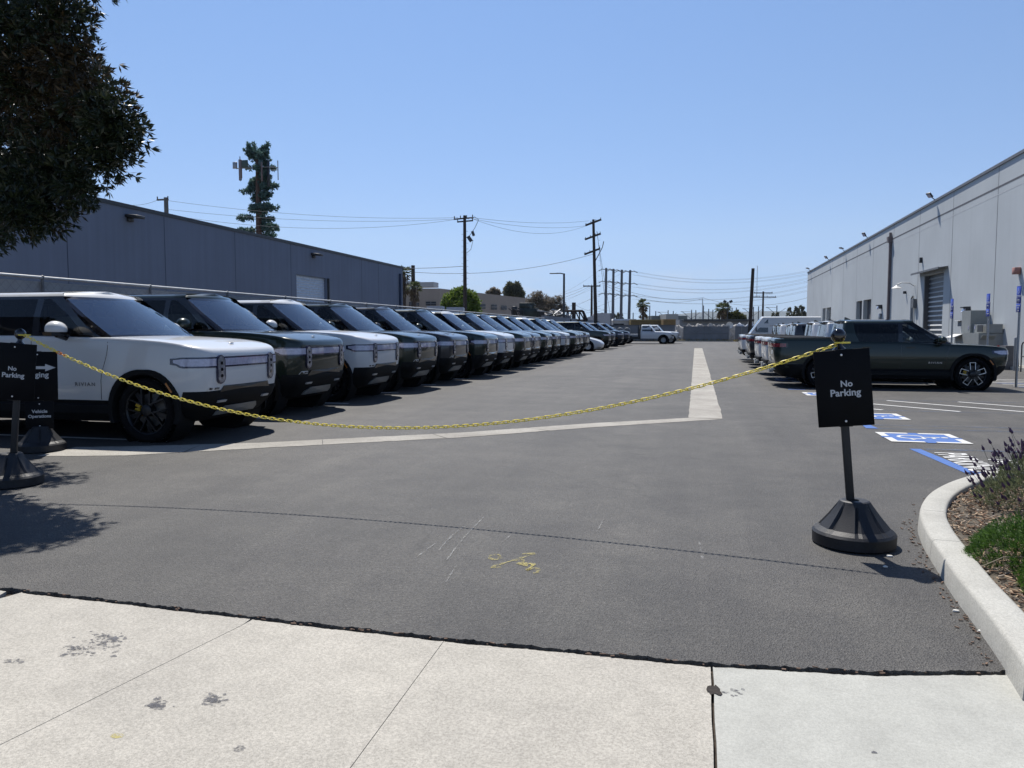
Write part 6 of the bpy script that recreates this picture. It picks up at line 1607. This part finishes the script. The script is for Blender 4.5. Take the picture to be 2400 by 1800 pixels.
tree('scrub_tree','sparse grey-brown tree beside the taupe building','tree',1280,680,95,[(-34,705,13),(-22,698,15),(-8,706,16),(6,712,16),(20,708,13),(30,700,9),(34,716,12),(44,722,9),(-20,716,18),(4,724,22),(-38,722,10),(-16,688,7),(26,730,14)],L_GRB,2300,.24,.035,per=6,seed=4,shell=.7,spread=1.4)
tree('eucalyptus_tree','tall dull-green tree clump above the taupe building roof','tree',1208,662,190,[(-12,675,8),(-15,685,9),(-5,680,8),(6,678,7),(8,688,9),(-2,690,9),(14,692,6),(3,668,4),(-14,668,4)],L_EUC,900,.8,.2,trunk=.5,seed=5)
tree('eucalyptus_tree','small dull-green treetop left of the tall clump','tree',1187,672,200,[(0,679,4),(0,686,5),(1,692,4)],L_EUC,220,.7,.2,trunk=.3,seed=6)
tree('shrub_tree','low brown treetop over the left part of the taupe roof','tree',1157,678,190,[(0,684,6),(-12,688,4),(8,687,5)],L_GRB,260,.7,.2,trunk=.3,seed=7)
tree('round_bush_tree','rounded olive-green tree beside the far fan palm','tree',1722,730,135,[(-10,742,9),(4,740,10),(14,745,9),(-2,747,11),(-16,747,6),(18,750,6)],leaf_mat('leaf_olive',(.05,.06,.015),(.12,.12,.035),.6,.25),1500,.35,.10,trunk=.3,seed=8)
def conifer(label,u,vt,vb,d,r,seed):
    rr=random.Random(seed); b0=at(u,774,d); ht=at(u,vt,d).z; t=thing('conifer',label,'tree',(b0.x,b0.y,0),group='distant conifers'); b=MB()
    for i in range(int(110)):
        f=rr.random()**.8; z=ht*(1-f*.62); R_=r*f*rr.uniform(.5,1.1)
        a=rr.uniform(0,2*PI); p=Vector((math.cos(a)*R_,math.sin(a)*R_,z))
        for j in range(7): dd=(Vector((math.cos(a),math.sin(a),-.1))+rdir(rr)*.9).normalized(); leafq(b,p,dd,r*.38,r*.09,rr)
    b.build('crown',L_EUC,t); b=MB(); b.tube([(0,0,0),(0,0,ht)],[.3,.05],6); b.build('trunk',M_BARK,t)
for i,(u,vt,d,r) in enumerate(((1849,721,230,1.6),(1866,718,230,2.0),(1877,716,232,2.2),(1821,732,260,1.6),(1811,733,262,1.4),(1836,742,262,1.0))):
    conifer(f'{["tall","twin left","twin right","small","smallest left","stubby"][i]} distant conifer above the white van',u,vt,745,d,r,30+i)
for i,(u,vt) in enumerate(((1440,735),(1449,732),(1456,734))): conifer(f'{["left","middle","right"][i]} tiny conifer among the steel pole bases',u,vt,750,300,1.6,50+i)
def palm(label,u,vt,vb,d,rpx,skirt,seed,n=34):
    rr=random.Random(seed); b0=at(u,774,d); c=at(u,vt,d); r=rpx*d/1803; zc=c.z-r*.55
    t=thing('fan_palm',label,'palm tree',(b0.x,b0.y,0),group='fan palms'); b=MB(); b.tube([(0,0,-.06),(0,0,zc)],[r*.22,r*.17],10); b.build('trunk',M_BARK,t,smooth=60)
    def frond(mb,az,el,L,fan):
        d_=Vector((math.cos(az)*math.cos(el),math.sin(az)*math.cos(el),math.sin(el))); hub=Vector((0,0,zc))+d_*L*.45+Vector((0,0,-.05*L))
        mb.tube([(0,0,zc),hub],.018*r,3,cap=False)
        sd=d_.cross(Vector((0,0,1))).normalized(); up=sd.cross(d_)
        for k in range(11):
            a=lerp(-1.25,1.25,k/10); q=(d_*math.cos(a)+sd*math.sin(a)+up*rr.uniform(-.12,.12)).normalized(); leafq(mb,hub,q,L*fan*rr.uniform(.85,1.1),L*.045,rr,.22)
    b=MB()
    for i in range(n): frond(b,rr.uniform(0,2*PI),rr.uniform(-.35,1.35),r,.62)
    b.build('crown',L_PALM,t)
    b=MB()
    for i in range(int(n*1.3)):
        dz=rr.random()*skirt*r; az=rr.uniform(0,2*PI); d_=Vector((math.cos(az)*.45,math.sin(az)*.45,-.9)).normalized(); hub=Vector((0,0,zc-dz))+Vector((math.cos(az),math.sin(az),0))*r*.30
        for k in range(8): q=(d_+rdir(rr)*.4).normalized(); leafq(b,hub,q,r*.6,r*.05,rr)
    b.build('dry_skirt',L_DRY,t)
palm('tall fan palm half hidden by the left warehouse corner',948,628,720,80,22,2.2,61,30); palm('fan palm in front of the short dark pole by the taupe building',972,663,725,78,20,1.3,62,26)
palm('fan palm with thick brown skirt behind the ochre containers',1507,704,765,125,17,1.6,63,30); palm('broad fan palm behind the far gate, next to the olive tree',1693,712,765,135,21,.8,64,36)
p=at(1706,708,130); b=MB(); b.cyl((0,0,-(p.z)),(0,0,0),.08,6); b.box((-.5,0,.1),(.5,.3,.4),0,.4); b.box((.5,0,.1),(.5,.3,.4),0,-.4); b.tube([(-.5,0,0),(.5,0,0)],.05,4); o=b.build('yard_flood_light',M_DSTEEL,loc=(p.x,p.y,p.z)); tag(o,'twin flood lights on a pole above the broad fan palm','flood light')
# cell tower dressed as a pine
mp_=at(612,774,84); t=thing('monopine_tower','cell tower disguised as a pine tree with antenna panels, behind the left warehouse','cell tower',(mp_.x,mp_.y,0))
def mz(v): return at(612,v,84).z
ppm=84/1803
b=MB(); b.tube([(0,0,-.06),(-.2*0,0,mz(560)),(0.1,0,mz(372))],[.36,.32,.26],14); b.build('trunk',mat('monopine_bark',(.085,.048,.034),.85,var=.3,scale=5,bump=.4),t,smooth=60)
rr=random.Random(77); b=MB(); br=MB()
def mpbranch(z,az,L,rise=.05):
    d_=Vector((math.cos(az),math.sin(az)*.8,rise)); e=Vector((0,0,z))+d_*L; br.tube([(0,0,z),Vector((0,0,z))+d_*L*.6+Vector((0,0,-.05)),e],[.05,.035,.015],4)
    for i in range(int(9+L*8)):
        f=rr.uniform(.28,1.05); p=Vector((0,0,z))+d_*L*f+rdir(rr)*.22*(1.1-.3*f)
        for j in range(7): dd=(d_*.5+rdir(rr)*.9+Vector((0,0,.1))).normalized(); leafq(b,p,dd,.36,.075,rr)
v=366
while v<556:
    f=(v-350)/205.
    base=1.25+1.3*f if not 455<v<490 else 1.2
    for k in range(rr.choice((3,4,5))):
        az=rr.uniform(0,2*PI)
        if math.sin(az)<-.25 and rr.random()<.8: continue
        L=base*rr.uniform(.55,1.15)
        mpbranch(mz(v)+rr.uniform(-.15,.15),az,L,rr.uniform(-.15,.25))
    v+=rr.uniform(5.5,9)
for k in range(12): mpbranch(mz(385)+rr.uniform(-.2,.8),rr.uniform(0,2*PI),rr.uniform(.6,1.3),rr.uniform(.4,1.4))
b.build('needle_foliage',L_PINE,t); br.build('branches',mat('monopine_branch',(.03,.04,.035),.8),t)
M_ANT=mat('antenna_green',(.045,.075,.065),.6); M_ANT2=mat('antenna_tan',(.17,.12,.11),.6)
def ant(u,v0,v1,w_,m,y=-1.2):
    x=(u-612)*ppm; b=MB(); b.box((x,y,(mz(v0)+mz(v1))/2),(w_,.16,mz(v0)-mz(v1))); q=b.build('antenna_panel',m,t); bevel(q,.03,1)
ant(596,386,403,.68,M_ANT); ant(565,387,402,.5,M_STEEL,-.8); ant(574,380,428,.30,M_ANT2,-.5); ant(582,383,425,.18,M_ANT2,-.9); ant(632,386,402,.45,M_ANT,-.9); ant(645,386,444,.28,M_DSTEEL,-.4); ant(637,392,435,.14,M_ANT2,-1.1)
b=MB(); z=mz(401); b.tube([(-2.2,-.6,z),(2.4,-.6,z)],.05,6); b.tube([(2.0,-.6,z-.1),(2.75,-.6,z-.12)],.04,5); b.tube([(2.0,-.6,z-.35),(2.75,-.6,z-.35)],.04,5); b.cyl((2.78,-.6,mz(432)),(2.78,-.6,mz(388)),.05,6)
b.cyl((-1.7,-.6,mz(430)),(-1.7,-.6,mz(374)),.05,6); b.build('antenna_frame',M_STEEL,t)
# lavender and green ground shrub in the planter
L_LAV=leaf_mat('lavender_leaf',(.10,.13,.06),(.24,.26,.15),.6,.35); L_GRN=leaf_mat('fern_green',(.035,.085,.012),(.10,.19,.035),.55,.35)
M_LSP=mat('lavender_spike',(.085,.045,.095),.8,var=.35,scale=60); M_STM=mat('lavender_stem',(.09,.10,.06),.7)
rr=random.Random(5)
t=thing('lavender_bush','purple-tipped lavender bush growing at the kerb corner','lavender',(2.85,6.78,.085))
b=MB()
for i in range(2600):
    a=rr.uniform(0,2*PI); R_=rr.random()**.6; x,y=math.cos(a)*R_*.60,math.sin(a)*R_*.60; h_=.44*(1-R_**2.2)*rr.uniform(.35,1.05)+.03
    p=Vector((x,y,h_)); ax=Vector((x*1.1,y*1.1,.75)).normalized()
    for j in range(5): leafq(b,p,(ax+rdir(rr)*.7).normalized(),rr.uniform(.03,.055),.0032,rr)
b.build('foliage',L_LAV,t)
st=MB(); sp=MB()
for i in range(380):
    a=rr.uniform(0,2*PI); R_=rr.random()**.5; x,y=math.cos(a)*R_*.58,math.sin(a)*R_*.58; h0=.38*(1-R_**2.2)
    L_=rr.uniform(.06,.22)*(1.4 if rr.random()<.2 else 1); d_=Vector((x*1.1,y*1.1,.9)).normalized()+rdir(rr)*.13; d_.normalize()
    p0=Vector((x,y,h0)); e=p0+d_*L_; st.tube([p0,e],.0016,3,cap=False)
    sp.tube([e,e+d_*.008,e+d_*.022,e+d_*.034,e+d_*.042],[.004,.0105,.0095,.006,.001],6)
    for k in range(3): leafq(sp,e+d_*.036,(d_+rdir(rr)*.5).normalized(),.016,.004,rr)
st.build('stems',M_STM,t); sp.build('flower_spikes',M_LSP,t)
t=thing('green_shrub','low bright green feathery shrub in front of the lavender','shrub',(2.20,4.88,.085))
b=MB()
for i in range(5200):
    a=rr.uniform(0,2*PI); R_=rr.random()**.55; lob=1+.14*math.sin(3*a+1)+.10*math.sin(7*a); x,y=math.cos(a)*R_*.56*lob,math.sin(a)*R_*.70*lob; h_=.37*(1-R_**2.2)*(1+.22*math.sin(9*x)+.2*math.sin(11*y+1))*rr.uniform(.3,1.08)+.02
    p=Vector((x,y,h_)); ax=Vector((x,y,.55)).normalized()
    for j in range(6): leafq(b,p,(ax+rdir(rr)*.8).normalized(),rr.uniform(.022,.045),.0026,rr)
b.build('foliage',L_GRN,t)
b=MB(); 
for i in range(2):
    a=3.2+i*.7; b.tube([(math.cos(a)*.1,math.sin(a)*.1,.12),(math.cos(a)*.45,math.sin(a)*.5,.10),(math.cos(a)*.62,math.sin(a)*.7,.01)],.003,4)
b.build('dry_twigs',mat('dry_twig',(.35,.29,.2),.8),t)
# weeds along the far gate
b=MB(); rr=random.Random(8)
for i in range(900):
    u=rr.uniform(x0 if False else 0,1); X=lerp(at(1400,774,103).x,at(1765,774,103).x,u); p=Vector((X,103.9+rr.uniform(-.3,.2),0))
    if rr.random()<.4 and u<.5: continue
    leafq(b,p,(Vector((0,0,1))+rdir(rr)*.5).normalized(),rr.uniform(.15,.5),.03,rr)
tag(b.build('dry_weeds',leaf_mat('weed_straw',(.18,.14,.06),(.32,.26,.10),.8,.2)),'dry yellow weeds along the foot of the far wall','weeds',kind='stuff')
# kerb end and dirt at the left behind the signs
b=kerb_mb(smoothp([(-12.2,6.6),(-10.3,6.7),(-9.6,6.9),(-9.3,7.3),(-9.3,7.9),(-9.5,8.3)]),.15,.16,side=1); o=b.build('left_kerb',M_CURB,smooth=50); fix_normals(o); tag(o,'pale kerb end in the shade behind the left signs','kerb')
b=MB(); b.add([(-12.3,3.0,.004),(-8.3,3.0,.004),(-8.0,5.6,.004),(-8.6,7.35,.004),(-12.3,7.2,.004)],[(0,1,2,3,4)]); tag(b.build('planter_dirt',M_DIRT),kind='structure')

# ================= HAZE (the far hills and yards fade toward blue)
hz=MB(); hz.box((0,4500,250-1.5),(17000,9800,500)); ho=hz.build('haze',None if False else bpy.data.materials.new('haze_air')); hm=ho.data.materials[0]; hm.use_nodes=True; ht=hm.node_tree; ht.nodes.clear()
ho_=ht.nodes.new('ShaderNodeOutputMaterial'); hv=ht.nodes.new('ShaderNodeVolumePrincipled'); hv.inputs['Color'].default_value=(.62,.76,.95,1); hv.inputs['Density'].default_value=.00006; hv.inputs['Anisotropy'].default_value=.2
ht.links.new(hv.outputs[0],ho_.inputs['Volume']); tag(ho,kind='stuff',label='thin bluish air haze over the distance',cat='haze')
